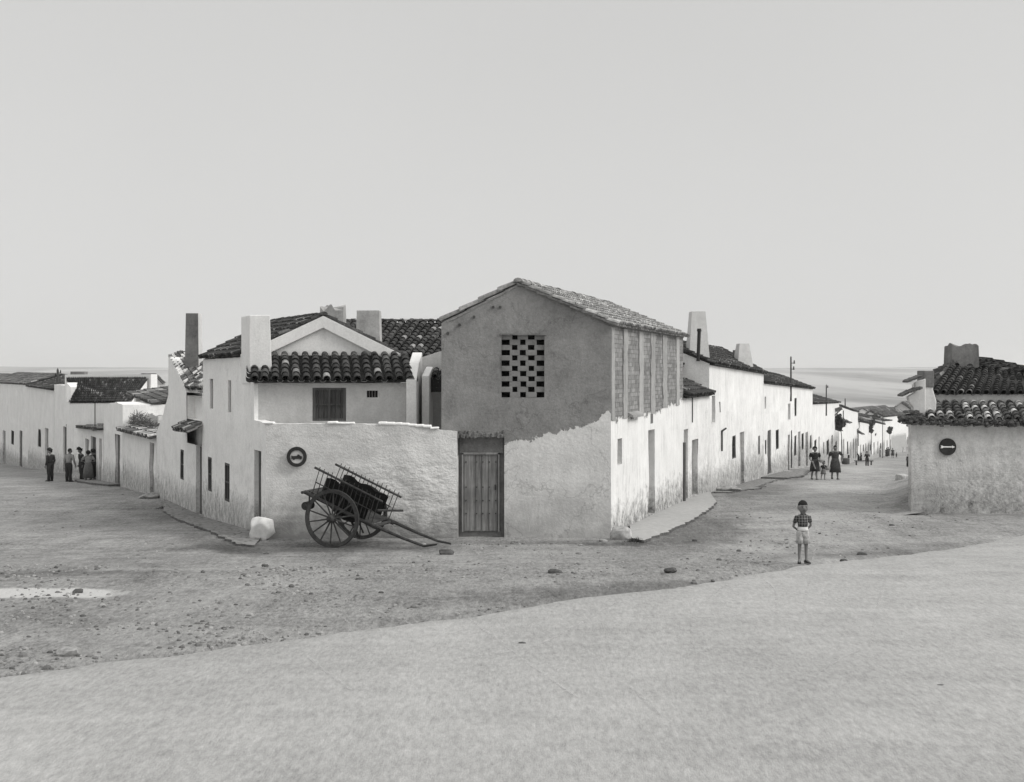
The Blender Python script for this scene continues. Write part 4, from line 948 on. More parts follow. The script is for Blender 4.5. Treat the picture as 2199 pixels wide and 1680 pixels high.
    l, r, ap = P(316, 824, 92), P(354, 824, 92), P(335, 807, 92); mb = MB(); q = Vector((-3, 7, 0))
    mb.prism([(l.x + .1, 92, -3.5), (r.x - .1, 92, -3.5), r, ap, l], q); mb.build('wall', M['pale'], root)
    mb = MB(); w = Vector((0, -.15, 0)); tiles(mb, l + w + Vector((-.1, 0, 0)), l + q, ap + q + Vector((0, 0, .1)), ap + w + Vector((0, 0, .1)), pitch=.3, expo=.6, seg=3, near=False, seed=75); tiles(mb, r + q, r + w, ap + w + Vector((0, 0, .1)), ap + q + Vector((0, 0, .1)), pitch=.3, expo=.6, seg=3, near=False, seed=76)
    mb.build('roof', M['tile_far'], root)
    mb = MB(); a, b = P(322, 828, 88), P(356, 830, 84); mb.prism([(a.x, a.y, -3), (b.x, b.y, -3), b, a], (.2, .4, 0)); mb.build('lean_to', M['yard'], root)
left_block()
street_house('terrace_house', 'plain white terrace house with a black roof at the far left end of the street', 'L', 116, 60, (838, 830), [('door', 104, 97, 920, 1008), ('window', 88, 82, 922, 960)], (816, 812), 'white', 'tile_dark', inset=2.5, seed=80, near=True)
street_house('terrace_house', 'leftmost white terrace house, cut by the edge of the view', 'L', 60, -20, (826, 822), [('door_dark', 48, 42, 925, 1000), ('window', 30, 24, 925, 955), ('door', 12, 6, 925, 998)], (806, 802), 'white', 'tile_far', inset=2.5, seed=81)
street_house('terrace_house', 'white terrace house just beyond the left edge of the view', 'L', -20, -118, (826, 822), [], (806, 802), 'white', 'tile_far', inset=2.5, seed=82)

# ------------------------------------------------------------------ right street
def low_link():
    A, B = RP(1467), RP(1523); A2, B2 = V2(A.x, A.y), V2(B.x, B.y); d = B2 - A2; L = d.length; t = d / L; inw = (-t.y, t.x); A2 = A2 + t * .015; L -= .03; B2 = A2 + t * L
    root = thing('link_house', 'low white house with broken tiles between the grey gable house and tall chimney', 'house', (A.x, A.y, gz(A.x, A.y)))
    ops = [opening(A2, B2, 1469, 1477, 922, 1084), opening(A2, B2, 1485.5, 1498, 944, 1071)]
    for o in ops: o[0] = max(.06, o[0]); p = A2 + t * o[0]; o[2] = gz(p.x, p.y) + .1
    mb = MB(); wall(mb, A2, B2, -1, Top([(0, zof(856, A.y)), (L, zof(848, B.y))]), inw, ops, rev=.22, thick=.3, step=.4, amp=.02, seed=91); mb.build('wall', M['white_r'], root)
    door(root, A2, B2, inw, ops[0], 'door_mid', .1); door(root, A2, B2, inw, ops[1], 'door_mid', .16)
    def X(s, z, o): return Vector((A2.x + t.x * s + inw[0] * o, A2.y + t.y * s + inw[1] * o, z))
    rf = MB(); za = zof(852, 41); zb = zof(846, 46)
    tiles(rf, X(0, za, -.2), X(L, zb, -.2), X(L, zb + .55, 1.05), X(0, za + .62, 1.05), pitch=.24, expo=.3, seg=6, near=True, seed=92, ragged=2); rf.build('lower_roof', M['tile_dark'], root)
    mb = MB(); wall(mb, V2(*X(0, 0, 1.1).xy), V2(*X(L, 0, 1.1).xy), 2.5, Top([(0, zof(783, 41.3)), (L, zof(787, 46.3))]), inw, (), thick=.3, step=.5, amp=.015, seed=93); mb.build('upper_wall', M['pale'], root)
    rf = MB(); z2a, z2b = zof(781, 41.3), zof(786, 46.3)
    tiles(rf, X(-.1, z2a, .9), X(L, z2b, .9), X(L, z2b + 1.0, 3.0), X(-.1, z2a + 1.0, 3.0), pitch=.22, expo=.32, seg=5, near=True, seed=94)
    rf.build('upper_roof', M['tile_dark'], root)
    p = MB(); a = X(-.02, 0, -.04); p.bar((a.x, a.y, zof(1083, 41.3)), (a.x, a.y, zof(949, 41.2)), .045, 7); p.build('corner_post', M['door_dark'], root)
    box_shell(root, [X(0, 0, .3).xy, X(L, 0, .3).xy, X(L, 0, 5).xy, X(0, 0, 5).xy], -1, [2.6, 2.6, 3.9, 3.9], 'mid', 'rear_wing')
    p = MB(); a = X(1.6, 0, -.03); p.bar((a.x, a.y, zof(906, 43)), (a.x, a.y, zof(848, 43)), .02, 6); p.build('drain_pipe', M['iron'], root)
low_link()
TG = 'white terrace houses stepping down the right street'
r2, X2, L2, roof2 = street_house('terrace_house', 'tall bright terrace house with the large tapered white chimney and black stovepipe', 'R', 1523, 1640, (781, 801),
    [('slot', 1528.5, 1536, 850, 908), ('slot', 1544, 1547, 863, 886), ('window', 1572, 1579.5, 936, 985), ('door', 1589, 1598, 928, 1042), ('window', 1628.5, 1632, 936, 976)], (729, 752), inset=2.0, near=True, seed=101, group=TG, pitch=.21)
chimney(roof2, None, 1486, 1515, 669, 772, 47.0, .8, .66, 'pale', lit_side_mat='white_r')  # right side whiter than the front, its sunlight put into the material
chimney(roof2, None, 1588.5, 1609, 738, 788, 58.5, .9, .62, 'pale', lit_side_mat='white_r')
chimney(roof2, None, 1576.5, 1586.5, 752, 778, 59.8, .4, 1.0, 'chim_dark')
mb = MB(); a = P(1499, 776, 46.0); b = P(1501.5, 712, 46.0); mb.bar(a, b, .062, 10); mb.bar(b, b + Vector((0, 0, .10)), .085, 10, .07); mb.build('stovepipe', M['iron'], roof2)
mb = MB(); a = P(1548, 968, 0.0001) if 0 else None
p = RP(1548); mb.bar((p.x + .04, p.y - .02, zof(969, p.y)), (p.x + .04, p.y - .02, zof(926, p.y)), .035, 6); mb.bar((p.x + .04, p.y - .02, zof(926, p.y)), (p.x + .30, p.y + .7, zof(922, p.y)), .035, 6); mb.build('drain_pipe', M['iron'], r2)
street_house('terrace_house', 'long white terrace house with a ragged dark eave beyond the chimney house', 'R', 1640, 1745, (822, 835),
    [('window', 1642.6, 1646, 945, 976), ('door_dark', 1648, 1656, 924, 1014), ('window', 1666, 1672.5, 923, 965), ('door', 1691.5, 1695, 934, 1007), ('door_dark', 1698, 1701, 926, 1003), ('window', 1705.5, 1710, 936, 979),
     ('door', 1714, 1719, 927, 999), ('window', 1721, 1726, 931, 966), ('door', 1730, 1735, 928, 999), ('window', 1739, 1742.8, 935, 963), ('window', 1706, 1710.5, 855, 894), ('slot', 1692, 1697.5, 867, 902), ('slot', 1642, 1645, 852, 878)], (784, 808), inset=2.2, near=True, seed=102, group=TG, rev=.25)
street_house('terrace_house', 'lower white terrace house behind the second short pole, before the wooden awning', 'R', 1745, 1802, (869, 866),
    [('window', 1748.6, 1753, 945, 976), ('door', 1757.5, 1760, 938, 990), ('slot', 1767.5, 1770, 950, 976), ('window', 1775, 1780, 945, 977), ('door', 1785, 1788, 935, 985), ('window', 1794, 1797, 948, 972)], (828, 838), inset=4.5, near=False, seed=103, group=TG, depth=8, pitch=.3)
street_house('terrace_house', 'tall white terrace house right behind the hanging plant and awning', 'R', 1802, 1842.5, (873, 887),
    [('door', 1806, 1808.5, 943, 985), ('door', 1810, 1813, 943, 980), ('window', 1819, 1821.5, 948, 975), ('slot', 1826, 1827.2, 950, 985), ('door_dark', 1832, 1833.6, 942, 984), ('door_dark', 1836.5, 1838, 942, 984), ('door_dark', 1839.5, 1840.8, 942, 980)], (856, 868), inset=4.5, near=False, seed=104, group=TG, depth=8, pitch=.35)
street_house('terrace_house', 'pale small terrace house beyond the tall one, with a brown shed roof', 'R', 1842.5, 1872, (906, 912),
    [('door', 1847, 1849, 955, 980), ('window', 1853, 1855, 955, 970), ('door', 1858, 1860, 952, 978), ('door', 1864, 1866, 952, 978), ('window', 1868, 1870, 955, 968)], (886, 892), inset=6, near=False, seed=105, group=TG, depth=10, pitch=.45)
street_house('terrace_house', 'hazy white terrace house beside the thin tall pole', 'R', 1872, 1900, (906, 913),
    [('door_dark', 1876, 1878, 950, 976), ('door', 1884, 1886, 948, 974), ('window', 1890, 1892, 952, 964), ('window', 1879, 1882, 926, 936)], (893, 898), inset=8, near=False, seed=106, group=TG, depth=14, pitch=.6)
street_house('terrace_house', 'hazy white two-storey house near the far end of the street', 'R', 1900, 1925, (905, 904),
    [('door', 1904, 1906, 945, 968), ('door', 1911, 1913, 944, 966), ('window', 1907, 1909, 918, 930), ('window', 1917, 1919, 918, 928), ('door', 1919, 1921, 944, 964)], (886, 890), inset=9, near=False, seed=107, group=TG, depth=16, pitch=.7)
street_house('terrace_house', 'last hazy terrace house of the right street, mostly behind the street bend', 'R', 1925, 1957, (912, 918), [('door', 1932, 1934, 940, 958), ('window', 1940, 1942, 936, 944), ('door', 1948, 1950, 938, 954)], (896, 902), inset=10, near=False, seed=108, group=TG, depth=16, pitch=.9)
# far roofs beyond the street
rgf = random.Random(5)
FARL = ['large far grey barn roof rising behind the end of the street', 'far white house low on the plain left of the grey barn roof', 'far flat house with a white parapet beyond the terrace', 'far pale farm building at the foot of the hill', 'far small white cottage among the last roofs', 'far long low white shed on the plain']
for i, (u0, u1, va, vr, y, wm) in enumerate([(1912, 1962, 884, 866, 430, 'mid'), (1858, 1882, 893, 884, 330, 'white'), (1874, 1900, 898, 890, 300, 'white'), (1840, 1866, 886, 878, 520, 'pale'), (1886, 1912, 890, 882, 420, 'white'), (1812, 1838, 884, 879, 640, 'white')]):
    l, r = P(u0, va, y), P(u1, va, y); ap = P((u0 + u1) / 2 - 2, vr, y); q = Vector((y * .12, y * .22, 0)); b = Vector((0, 0, -9))
    root = thing('far_house', FARL[i], 'house', (l.x, y, l.z - 5), 'far houses at the end of the street')
    mb = MB(); mb.prism([l + b, r + b, r, ap, l], q * .3); mb.build('wall', M[wm], root)
    mb = MB(); o = Vector((0, -.4, .3)); tiles(mb, l + o, l + q * .3, ap + q * .3 + Vector((0, 0, .4)), ap + o, pitch=1.2, expo=3, seg=3, near=False, seed=i); tiles(mb, r + q * .3, r + o, ap + o, ap + q * .3 + Vector((0, 0, .4)), pitch=1.2, expo=3, seg=3, near=False, seed=i + 9); mb.build('roof', M['tile_far'], root)

# ------------------------------------------------------------------ house at the right edge
M['rh'] = plaster('patched_limewash', .66, .07, .9, .24, 2.0, .08, .8, 2.6, .05)
def right_house():
    root = thing('right_house', 'whitewashed corner house at the right edge with stacked tile roofs and the round arrow sign', 'house', (11.09, 37, gz(11, 37)))
    A, B = V2(11.09, 37), V2(16.4, 37)
    mb = MB(); wall(mb, A, B, -.6, Top([(0, 2.68), (1, 2.60), (5.4, 2.50)]), (0, 1), (), thick=.3, step=.3, amp=.025, seed=120); mb.build('front_wall', M['rh'], root)
    mb = MB(); mb.quad((11.09, 37.02, -.8), (13.7, 45.5, -1.1), (13.7, 45.5, 2.6), (11.09, 37.02, 2.6)); mb.poly([(16.4, 37.1, -.8), (18.6, 45.5, -1), (18.6, 45.5, 3.1), (16.4, 38.8, 3.1), (16.4, 37.1, 2.5)]); mb.build('side_wall', M['white'], root)
    rf = MB(); tiles(rf, (11.50, 36.86, 2.66), (16.6, 36.86, 2.60), (17.0, 38.72, 3.10), (11.95, 38.72, 3.12), pitch=.265, expo=.31, seg=6, near=True, seed=121, ragged=1); low = rf.build('lower_roof', M['tile_mix'], root)
    mb = MB(); wall(mb, V2(11.9, 38.66), V2(17, 38.66), 2.6, Top([(0, 3.36), (5.1, 3.34)]), (0, 1), (), thick=.3, step=.5, amp=.01, seed=122); mb.build('middle_wall', M['pale'], root)
    # upper pyramid-like roof meeting the big chimney
    rf = MB(); e0, e1 = P(1997, 846, 38.5), P(2330, 847, 38.5); r0, r1 = P(2060, 773, 41.6), P(2110, 775, 41.6)
    tiles(rf, e0, e1, P(2290, 812, 42.3), P(2040, 787, 41.2), pitch=.25, expo=.31, seg=6, near=True, seed=123)
    l0 = P(1992, 846, 38.6); l1 = P(1975, 815, 45); tiles(rf, l1, l0, P(2050, 776, 41.4), P(2062, 774, 43.5), pitch=.25, expo=.33, seg=5, near=True, seed=124)
    tiles(rf, P(2040, 787, 41.2), P(2290, 812, 42.3), P(2106, 772, 42.6), P(2050, 772, 42.4), pitch=.3, expo=.3, seg=5, near=True, seed=125)
    up = rf.build('upper_roof', M['tile_black'], root)
    chimney(up, None, 2045.5, 2101.5, 741, 790, 41.4, .8, .96, 'chim_dark', ragged=.16)
    box_shell(root, [(12.0, 39.1), (17, 39.1), (18.5, 45), (13.5, 45)], 2.0, [3.2, 3.2, 3.4, 3.6], 'mid', 'rear_wing')
    # crumbling eave of dark tiles and brush along the front
    mb = MB(); rg = random.Random(8)
    for i in range(1100):
        x = rg.uniform(10.75, 16.5); k = rg.random(); p = Vector((x, 36.72 + k * .35, 2.62 - (x - 11) * .02 + rg.uniform(-.12, .07) + k * .05)); s = rg.uniform(.025, .075)
        mb.box(p, s * 1.8, s * 1.4, s * .7, Matrix.Rotation(rg.uniform(0, 3), 3, 'Z') @ Matrix.Rotation(rg.uniform(-.5, .5), 3, 'X'))
    mb.build('crumbling_eave', M['thatch'], root)
    # low chimney with flared white shoulder at the left corner
    mb = MB(); y = 37.6; pr = [(2003, 796), (1983, 796), (1984, 832), (1974, 856), (1972, 886), (2010, 888), (2011, 862), (2004, 838)]
    mb.prism([P(u, v, y) for u, v in pr], (.15, .6, 0)); o = mb.build('chimney_shoulder', M['pale'], root); bevel(o, .03)
    mb = MB(); mb.box((P(1993, 830, y).x + .02, y + .3, zof(832, y)), .30, .66, .48); c = mb.build('chimney', M['chim_dark'], root); bevel(c, .02)
    mb = MB(); mb.prism([P(1960, 902, 37.5), P(1988, 902, 37.5), P(1988, 813, 37.5), P(1964, 822, 37.5), P(1964, 843, 37.5), P(1948, 852, 37.5), P(1951, 862, 37.5), P(1960, 876, 37.5)], (.1, .5, 0)); o = mb.build('corner_wall', M['pale'], root); bevel(o, .03)
    # ragged eaves projecting over the street
    for (u0, v0, u1, v1) in ((1938, 852, 1980, 835), (1949, 822, 1981, 811), (1950, 888, 1974, 886), (1940, 905, 1975, 898), (1944, 899, 1980, 892)):
        mb = MB(); n_ = 7
        for q in range(n_):
            a = P(u0, v0, 37.2).lerp(P(u1, v1, 37.2), q / n_); b = P(u0, v0, 37.2).lerp(P(u1, v1, 37.2), (q + 1.25) / n_); j_ = noise.noise(Vector((u0, q * 1.7, 0))) * .04; mb.prism([a + Vector((0, 0, j_)), b + Vector((0, 0, j_)), b + Vector((0, .5, j_ + .02)), a + Vector((0, .5, j_))], (0, 0, .055))
        mb.build('ragged_eave', M['tile_far'], root)
right_house()
# ------------------------------------------------------------------ signs
def disc(mb, c, r, y0, y1, n=40, x=Vector((1, 0, 0)), r0=0):
    c = Vector(c); z = Vector((0, 0, 1)); N = x.cross(z)   # N points to +y? x × z = -y
    def ring(rad, off): return [mb.vert(c + (x * math.cos(2 * math.pi * k / n) + z * math.sin(2 * math.pi * k / n)) * rad + Vector((0, off, 0))) for k in range(n)]
    a, b = ring(r, y0), ring(r, y1)
    for i in range(n): mb.face((a[i], a[(i + 1) % n], b[(i + 1) % n], b[i]))
    if r0:
        c0, d0 = ring(r0, y0), ring(r0, y1)
        for i in range(n): mb.face((a[i], a[(i + 1) % n], c0[(i + 1) % n], c0[i])); mb.face((c0[i], c0[(i + 1) % n], d0[(i + 1) % n], d0[i])); mb.face((b[i], b[(i + 1) % n], d0[(i + 1) % n], d0[i]))
    else: mb.face(a); mb.face(b)
def flatshape(mb, c, pts, y0, th):
    mb.prism([(c[0] + x, c[1] + y0, c[2] + z) for x, z in pts], (0, th, 0))
def truck_sign():
    c = P(637, 981.5, 30.70); r = .238
    root = thing('road_sign', 'round no-trucks sign with dark ring and black lorry on the courtyard wall', 'road sign', c)
    mb = MB(); disc(mb, c, r * .97, .02, .045); mb.build('plate', M['sign_pale'], root)
    mb = MB(); disc(mb, c, r, 0, .02, r0=r * .66); mb.build('ring', M['sign_dark'], root)
    s = r / 95.0; mb = MB()       # lorry outline taken in the plane of the plate
    pts = [(-50, -20), (-50, 12), (-40, 12), (-40, 7), (2, 9), (8, 22), (22, 22), (30, 10), (47, 6), (50, -12), (44, -20), (38, -25), (30, -25), (26, -18), (-18, -20), (-22, -27), (-32, -28), (-36, -20)]
    flatshape(mb, c, [(x * s, z * s) for x, z in pts], .005, .016); mb.build('truck_symbol', M['sign_dark'], root)
truck_sign()
def arrow_sign():
    c = P(2035.5, 960, 36.93); r = .243
    root = thing('road_sign', 'round dark sign with a white arrow pointing right on the right edge house', 'road sign', c)
    mb = MB(); disc(mb, c, r, .01, .035); mb.build('plate', M['sign_dark'], root)
    s = r / 72.0; mb = MB()
    flatshape(mb, c, [(x * s, z * s) for x, z in [(-62, -10), (-52, -2), (-60, 11), (-46, 11), (-36, 5), (38, 4), (34, 12), (60, -1), (36, -12), (40, -5), (-36, -5), (-46, -11)]], .0, .012); mb.build('arrow', M['cap'], root)
arrow_sign()

# ------------------------------------------------------------------ cart
def cart():
    xc = Vector((.955, -.297, 0)); yc = Vector((.297, .955, 0)); base = GP(713, 1176); ax = Vector((base.x, base.y, base.z + .635)) + yc * .785
    th = R_(23); a_ = xc * math.cos(th) + Vector((0, 0, -math.sin(th))); b_ = xc * math.sin(th) + Vector((0, 0, math.cos(th)))
    root = thing('cart', 'two-wheeled wooden farm cart with ladder sides tipped onto its shafts against the courtyard wall', 'cart', (ax.x, ax.y, gz(ax.x, ax.y)))
    def C(a, b, y): return ax + a_ * a + b_ * b + yc * y
    def wheel(y):
        c = ax + yc * y; mb = MB(); n = 48; R, w = .635, .032
        def ring(r, o): return [mb.vert(c + xc * math.cos(2 * math.pi * k / n) * r + Vector((0, 0, math.sin(2 * math.pi * k / n) * r)) + yc * o) for k in range(n)]
        rs = [ring(R, -w), ring(R, w), ring(R - .072, w * .8), ring(R - .072, -w * .8)]
        for q in range(4):
            for i in range(n): mb.face((rs[q][i], rs[q][(i + 1) % n], rs[(q + 1) % 4][(i + 1) % n], rs[(q + 1) % 4][i]))
        wo = mb.build('wheel', M['wheelwood'], root)
        tb = MB(); q2 = [None] * 4
        def ring2(r, o): return [tb.vert(c + xc * math.cos(2 * math.pi * k / n) * r + Vector((0, 0, math.sin(2 * math.pi * k / n) * r)) + yc * o) for k in range(n)]
        q2 = [ring2(R + .012, -w * .9), ring2(R + .012, w * .9), ring2(R + .001, w * .9), ring2(R + .001, -w * .9)]
        for q in range(4):
            for i in range(n): tb.face((q2[q][i], q2[q][(i + 1) % n], q2[(q + 1) % 4][(i + 1) % n], q2[(q + 1) % 4][i]))
        tb.build('tyre', M['iron'], wo)
        h = MB(); sgn = -1 if y < 0 else 1
        for o0, o1, r0, r1 in ((-.16, -.05, .062, .088), (-.05, .06, .095, .095), (.06, .15, .085, .06)): h.bar(c + yc * o0, c + yc * o1, r0, 14, r1)
        h.build('hub', M['cartwood'], wo)
        for k in range(14):
            t = 2 * math.pi * (k + .35) / 14; dv = xc * math.cos(t) + Vector((0, 0, math.sin(t))); s = MB(); s.bar(c + dv * .085, c + dv * (R - .06), .021, 6, .016); s.build('spoke', M['wheelwood'], wo)
    wheel(-.785); wheel(.785)
    mb = MB(); mb.bar(ax - yc * .9, ax + yc * .9, .045, 10); mb.build('axle', M['iron'], root)
    rg = random.Random(3); HW = .47
    for sd in (-1, 1):
        y = HW * sd; mb = MB(); mb.bar(C(-.93, .80, y * 1.14), C(.87, .78, y * 1.14), .028, 7, .024); rail = mb.build('top_rail', M['cartwood'], root)
        mb = MB(); mb.bar(C(-.80, .50, y * 1.08), C(.72, .48, y * 1.08), .014, 6); mb.build('middle_rail', M['cartwood'], root)
        for i in range(15):
            a = -.80 + i * 1.56 / 14 + rg.uniform(-.015, .015); mb = MB(); mb.bar(C(a + .03, .16, y), C(a, .86 + rg.uniform(-.02, .03), y * 1.155), .012, 5, .009); mb.build('stake', M['cartwood'], root)
        mb = MB(); mb.bar(C(-.98, .17, y), C(.95, .17, y), .045, 8, .042); mb.build('bed_beam', M['cartwood'], root)
        # shaft: tapering, slightly bowed pole
        mb = MB(); pts = [C(.62, .19, y), C(1.1, .205, y * 1.02), C(1.6, .225, y * .98), C(2.1, .27, y * .93)]
        if sd < 0: pts.append(C(2.36, .43, y * .9))
        else: pts.append(C(2.42, .32, y * .9))
        pts[-1].z = max(pts[-1].z, gz(pts[-1].x, pts[-1].y) + .03); pts[-2].z = max(pts[-2].z, gz(pts[-2].x, pts[-2].y) + .03)
        for i, (p, q) in enumerate(zip(pts, pts[1:])): mb.bar(p, q, .046 - i * .006, 8, .040 - i * .006)
        mb.build('shaft', M['cartwood'], root)
        mb = MB(); yy = y * .95; 
        tp = [C(.60 - 1.2 * q / 10, .67 + .03 * math.sin(q * 1.7) + .05 * q / 10, yy * 1.06) for q in range(11)]; lo = [C(.60 - 1.2 * q / 10, .20, yy) for q in range(11)]
        for q in range(10): mb.prism([lo[q], lo[q + 1], tp[q + 1], tp[q]], yc * (.02 * -sd)); mb.build('mat_lining', M['mat'], root)
    mb = MB()
    for i in range(5): a = -.85 + i * .42; mb.bar(C(a, .17, -HW), C(a, .17, HW), .026, 6)
    mb.build('cross_bars', M['cartwood'], root)
    mb = MB(); mb.prism([C(-.9, .205, -HW + .05), C(.8, .205, -HW + .05), C(.8, .205, HW - .05), C(-.9, .205, HW - .05)], b_ * .02); mb.build('bed', M['cartwood'], root)
    mb = MB(); rings = []        # sagging belly mat hung under the bed
    for i in range(9):
        a = -.62 + i * .155; k = math.sin(math.pi * i / 8); rings.append([mb.vert(C(a, .16 - .30 * k * math.sin(math.pi * j / 8), -HW + .06 + (2 * HW - .12) * j / 8)) for j in range(9)])
    for p, q in zip(rings, rings[1:]):
        for j in range(8): mb.face((p[j], p[j + 1], q[j + 1], q[j]))
    mb.build('belly_mat', M['mat'], root)
    mb = MB(); mb.bar(C(-.97, .17, -.60), C(-.97, .17, .55), .035, 8); mb.build('rear_bar', M['cartwood'], root)
    mb = MB(); p = C(-.80, -.09, -.42); mb.bar(p - yc * .14, p + yc * .16, .095, 14); mb.build('brake_block', M['cartwood'], root)
    mb = MB(); p = C(-.80, -.0, -.42); mb.bar(p, C(-.86, .16, -.42), .02, 6); mb.build('brake_hanger', M['cartwood'], root)
    mb = MB(); mb.bar(C(.10, .02, -.1), C(.48, -.36, .0), .03, 6); mb.bar(C(.10, .02, .25), C(.42, -.30, .3), .02, 6); mb.build('prop_leg', M['cartwood'], root)
    mb = MB(); mb.bar(C(.70, .46, -.2), C(1.05, .54, .45), .028, 6); mb.build('front_bar', M['cartwood'], root)
    mb = MB(); mb.bar(C(.86, .17, -.5), C(.86, .17, .5), .04, 7); mb.build('front_beam', M['cartwood'], root)
    mb = MB(); p = C(.36, .52, HW * 1.02); mb.prism([p, p + a_ * .20, p + a_ * .20 + b_ * .16, p + b_ * .16], yc * .06); mb.build('plank_box', M['cartwood'], root)
cart()

# ------------------------------------------------------------------ rocks and loose stones
def rock(name, label, cat, c, sx, sy, sz, mat, seed, sub=4, rough=.28, sink=.12, group=None, facets=True):
    rp = random.Random(int(seed * 10)); planes = [(Vector((rp.gauss(0, 1), rp.gauss(0, 1), rp.gauss(.2, .8))).normalized(), rp.uniform(.74, .98)) for _ in range(12)]
    bm = bmesh.new(); bmesh.ops.create_icosphere(bm, subdivisions=sub, radius=1)
    for v in bm.verts:
        p = v.co.copy(); q = Vector((abs(p.x) ** .62 * (1 if p.x > 0 else -1), abs(p.y) ** .62 * (1 if p.y > 0 else -1), abs(p.z) ** .62 * (1 if p.z > 0 else -1)))
        q = p.lerp(q, .75); k = 1 + noise.noise(q * 1.1 + Vector((seed, 0, 0))) * rough * 1.2 + noise.noise(q * 3 + Vector((seed, 5, 0))) * rough * .35
        if sub > 3: k += noise.noise(q * 9 + Vector((seed, 9, 0))) * rough * .09
        q = q * k
        if sub > 3 and facets:
            for d_, h_ in planes:
                e_ = q.dot(d_) - h_
                if e_ > 0: q = q - d_ * e_ * .92
        v.co = Vector((q.x * sx / 2, q.y * sy / 2, (q.z + 1) * sz / 2 - sink * sz))
    me = bpy.data.meshes.new(name); bm.to_mesh(me); bm.free(); me.materials.append(M[mat])
    me.polygons.foreach_set('use_smooth', [sub > 3] * len(me.polygons))
    o = bpy.data.objects.new(name, me); COL.objects.link(o); o.location = c; tag(o, label, cat, group); return o
g = GP(565, 1160); rock('boulder', 'large white-painted boulder guarding the left street corner beside the gate', 'boulder', g, .56, .50, .66, 'rock_white', 3.1, rough=.26)
g = GP(1334, 1160); rock('boulder', 'squat patchy grey and white boulder at the foot of the grey house corner', 'boulder', g, .50, .42, .38, 'rock_grey', 8.7, rough=.22)
ST = [(572, 1191, .12, 'd', 'dark clod on the ground in front of the white boulder'), (570, 1217, .13, 'd', 'lone dark stone below the white boulder'), (773, 1248, .13, 'd', 'dark stone on the ground below the cart wheel'), (958, 1190, .30, 'd', 'flat dark clod below the courtyard wall end near the shafts'), (1192, 1233, .26, 'd', 'pointed dark clod on the open ground below the grey house'),
      (144, 1409, .30, 'p', 'large flat pale stone in the left foreground dirt'), (168, 1394 - 120, .16, 'd', 'dark stone beside the pale dusty patch'), (1326 - 6, 1172, .001, 'p', None), (1295, 1165, .20, 'p', 'pale broken stone just left of the patchy boulder'), (1247, 1174, .13, 'p', 'small pale stone below the right part of the grey house'), (1102, 1166, .10, 'd', 'small grey stone in front of the old board door'),
      (909, 1171, .13, 'p', 'small pale pebble right of the cart shafts'), (1121, 1388, .13, 'd', 'single dark clod on the road in the middle foreground'), (818, 1265 + 10, .09, 'd', 'small dark stone on the dirt above the road edge'), (1440, 1229, .22, 'd', 'dark clod near the road edge left of the boy'), (1850, 1193, .20, 'd', 'dark lump by the road edge right of the boy'), (1812, 1207, .16, 'd', 'smaller dark lump close to the right of the boy'),
      (488, 1428, .07, 'd', 'tiny dark stone on the road at the lower left'), (2020, 1478, .10, 'd', 'small dark stone on the road at the lower right'), (1760, 1147, .08, 'd', 'dark pebble on the dirt right of the boy'), (1492, 1163, .12, 'd', 'dark pebble in front of the cement pavement'), (1915, 1130, .14, 'd', 'dark stone at the foot of the right edge house'), (1075, 1200, .07, 'p', 'pale pebble on the open ground below the board door')]
k = 0
for u, v, s, c, lb in ST:
    if lb is None: continue
    k += 1; p = GP(u, v); rock('stone', lb, 'stone', p, s, s * .7, s * .42, 'stone' if c == 'p' else 'stone_dark', k * 3.3, sub=2, rough=.35, sink=.2)
mb = MB(); rg = random.Random(44)         # countless small gravel
for i in range(5200):
    if i < 2600: u, v = rg.uniform(0, 700), rg.uniform(1215, 1470)
    elif i < 4200: u, v = rg.uniform(600, 2199), rg.uniform(1160, 1330)
    else: u, v = rg.uniform(0, 2199), rg.uniform(1050, 1200)
    d_ = noise.noise(Vector((u * .006, v * .02, 0)))
    if d_ < rg.uniform(-.2, .45): continue
    if P(u, v, 10).y and v < 1160 and 340 < u < 1500: continue
    if v > float(np.interp(u, [a for a, b in EDGE], [b for a, b in EDGE])) + rg.uniform(-6, 10) * rg.random(): continue
    p = GP(u, v); s = rg.uniform(.012, .045) * (1 if rg.random() < .93 else 1.7)
    p.z += relief(p.x, p.y)
    an = rg.uniform(0, 6.28); ca, sa = math.cos(an), math.sin(an); sh = rg.random(); el = rg.uniform(.5, .9); rr = []
    for kz, kr in ((-.2, 1.0), (.35, .9), (.62, .45)):
        row = []
        for h in range(6):
            a = h * 1.047 + .3; x, y = math.cos(a) * s * kr * rg.uniform(.8, 1.15), math.sin(a) * s * el * kr * rg.uniform(.8, 1.15); row.append(mb.vert(p + Vector((x * ca - y * sa, x * sa + y * ca, s * kz))))
        rr.append(row)
    for A_, B_ in zip(rr, rr[1:]):
        for h in range(6): mb.face((A_[h], A_[(h + 1) % 6], B_[(h + 1) % 6], B_[h]), sh)
    mb.face(rr[-1], sh)
t = NT('gravel'); gm = t.out(t.mix(t.attr(), .10, .36)); o = mb.build('gravel', gm); tag(o, kind='stuff'); o['label'] = 'loose gravel scattered over the packed dirt'; o['category'] = 'gravel'
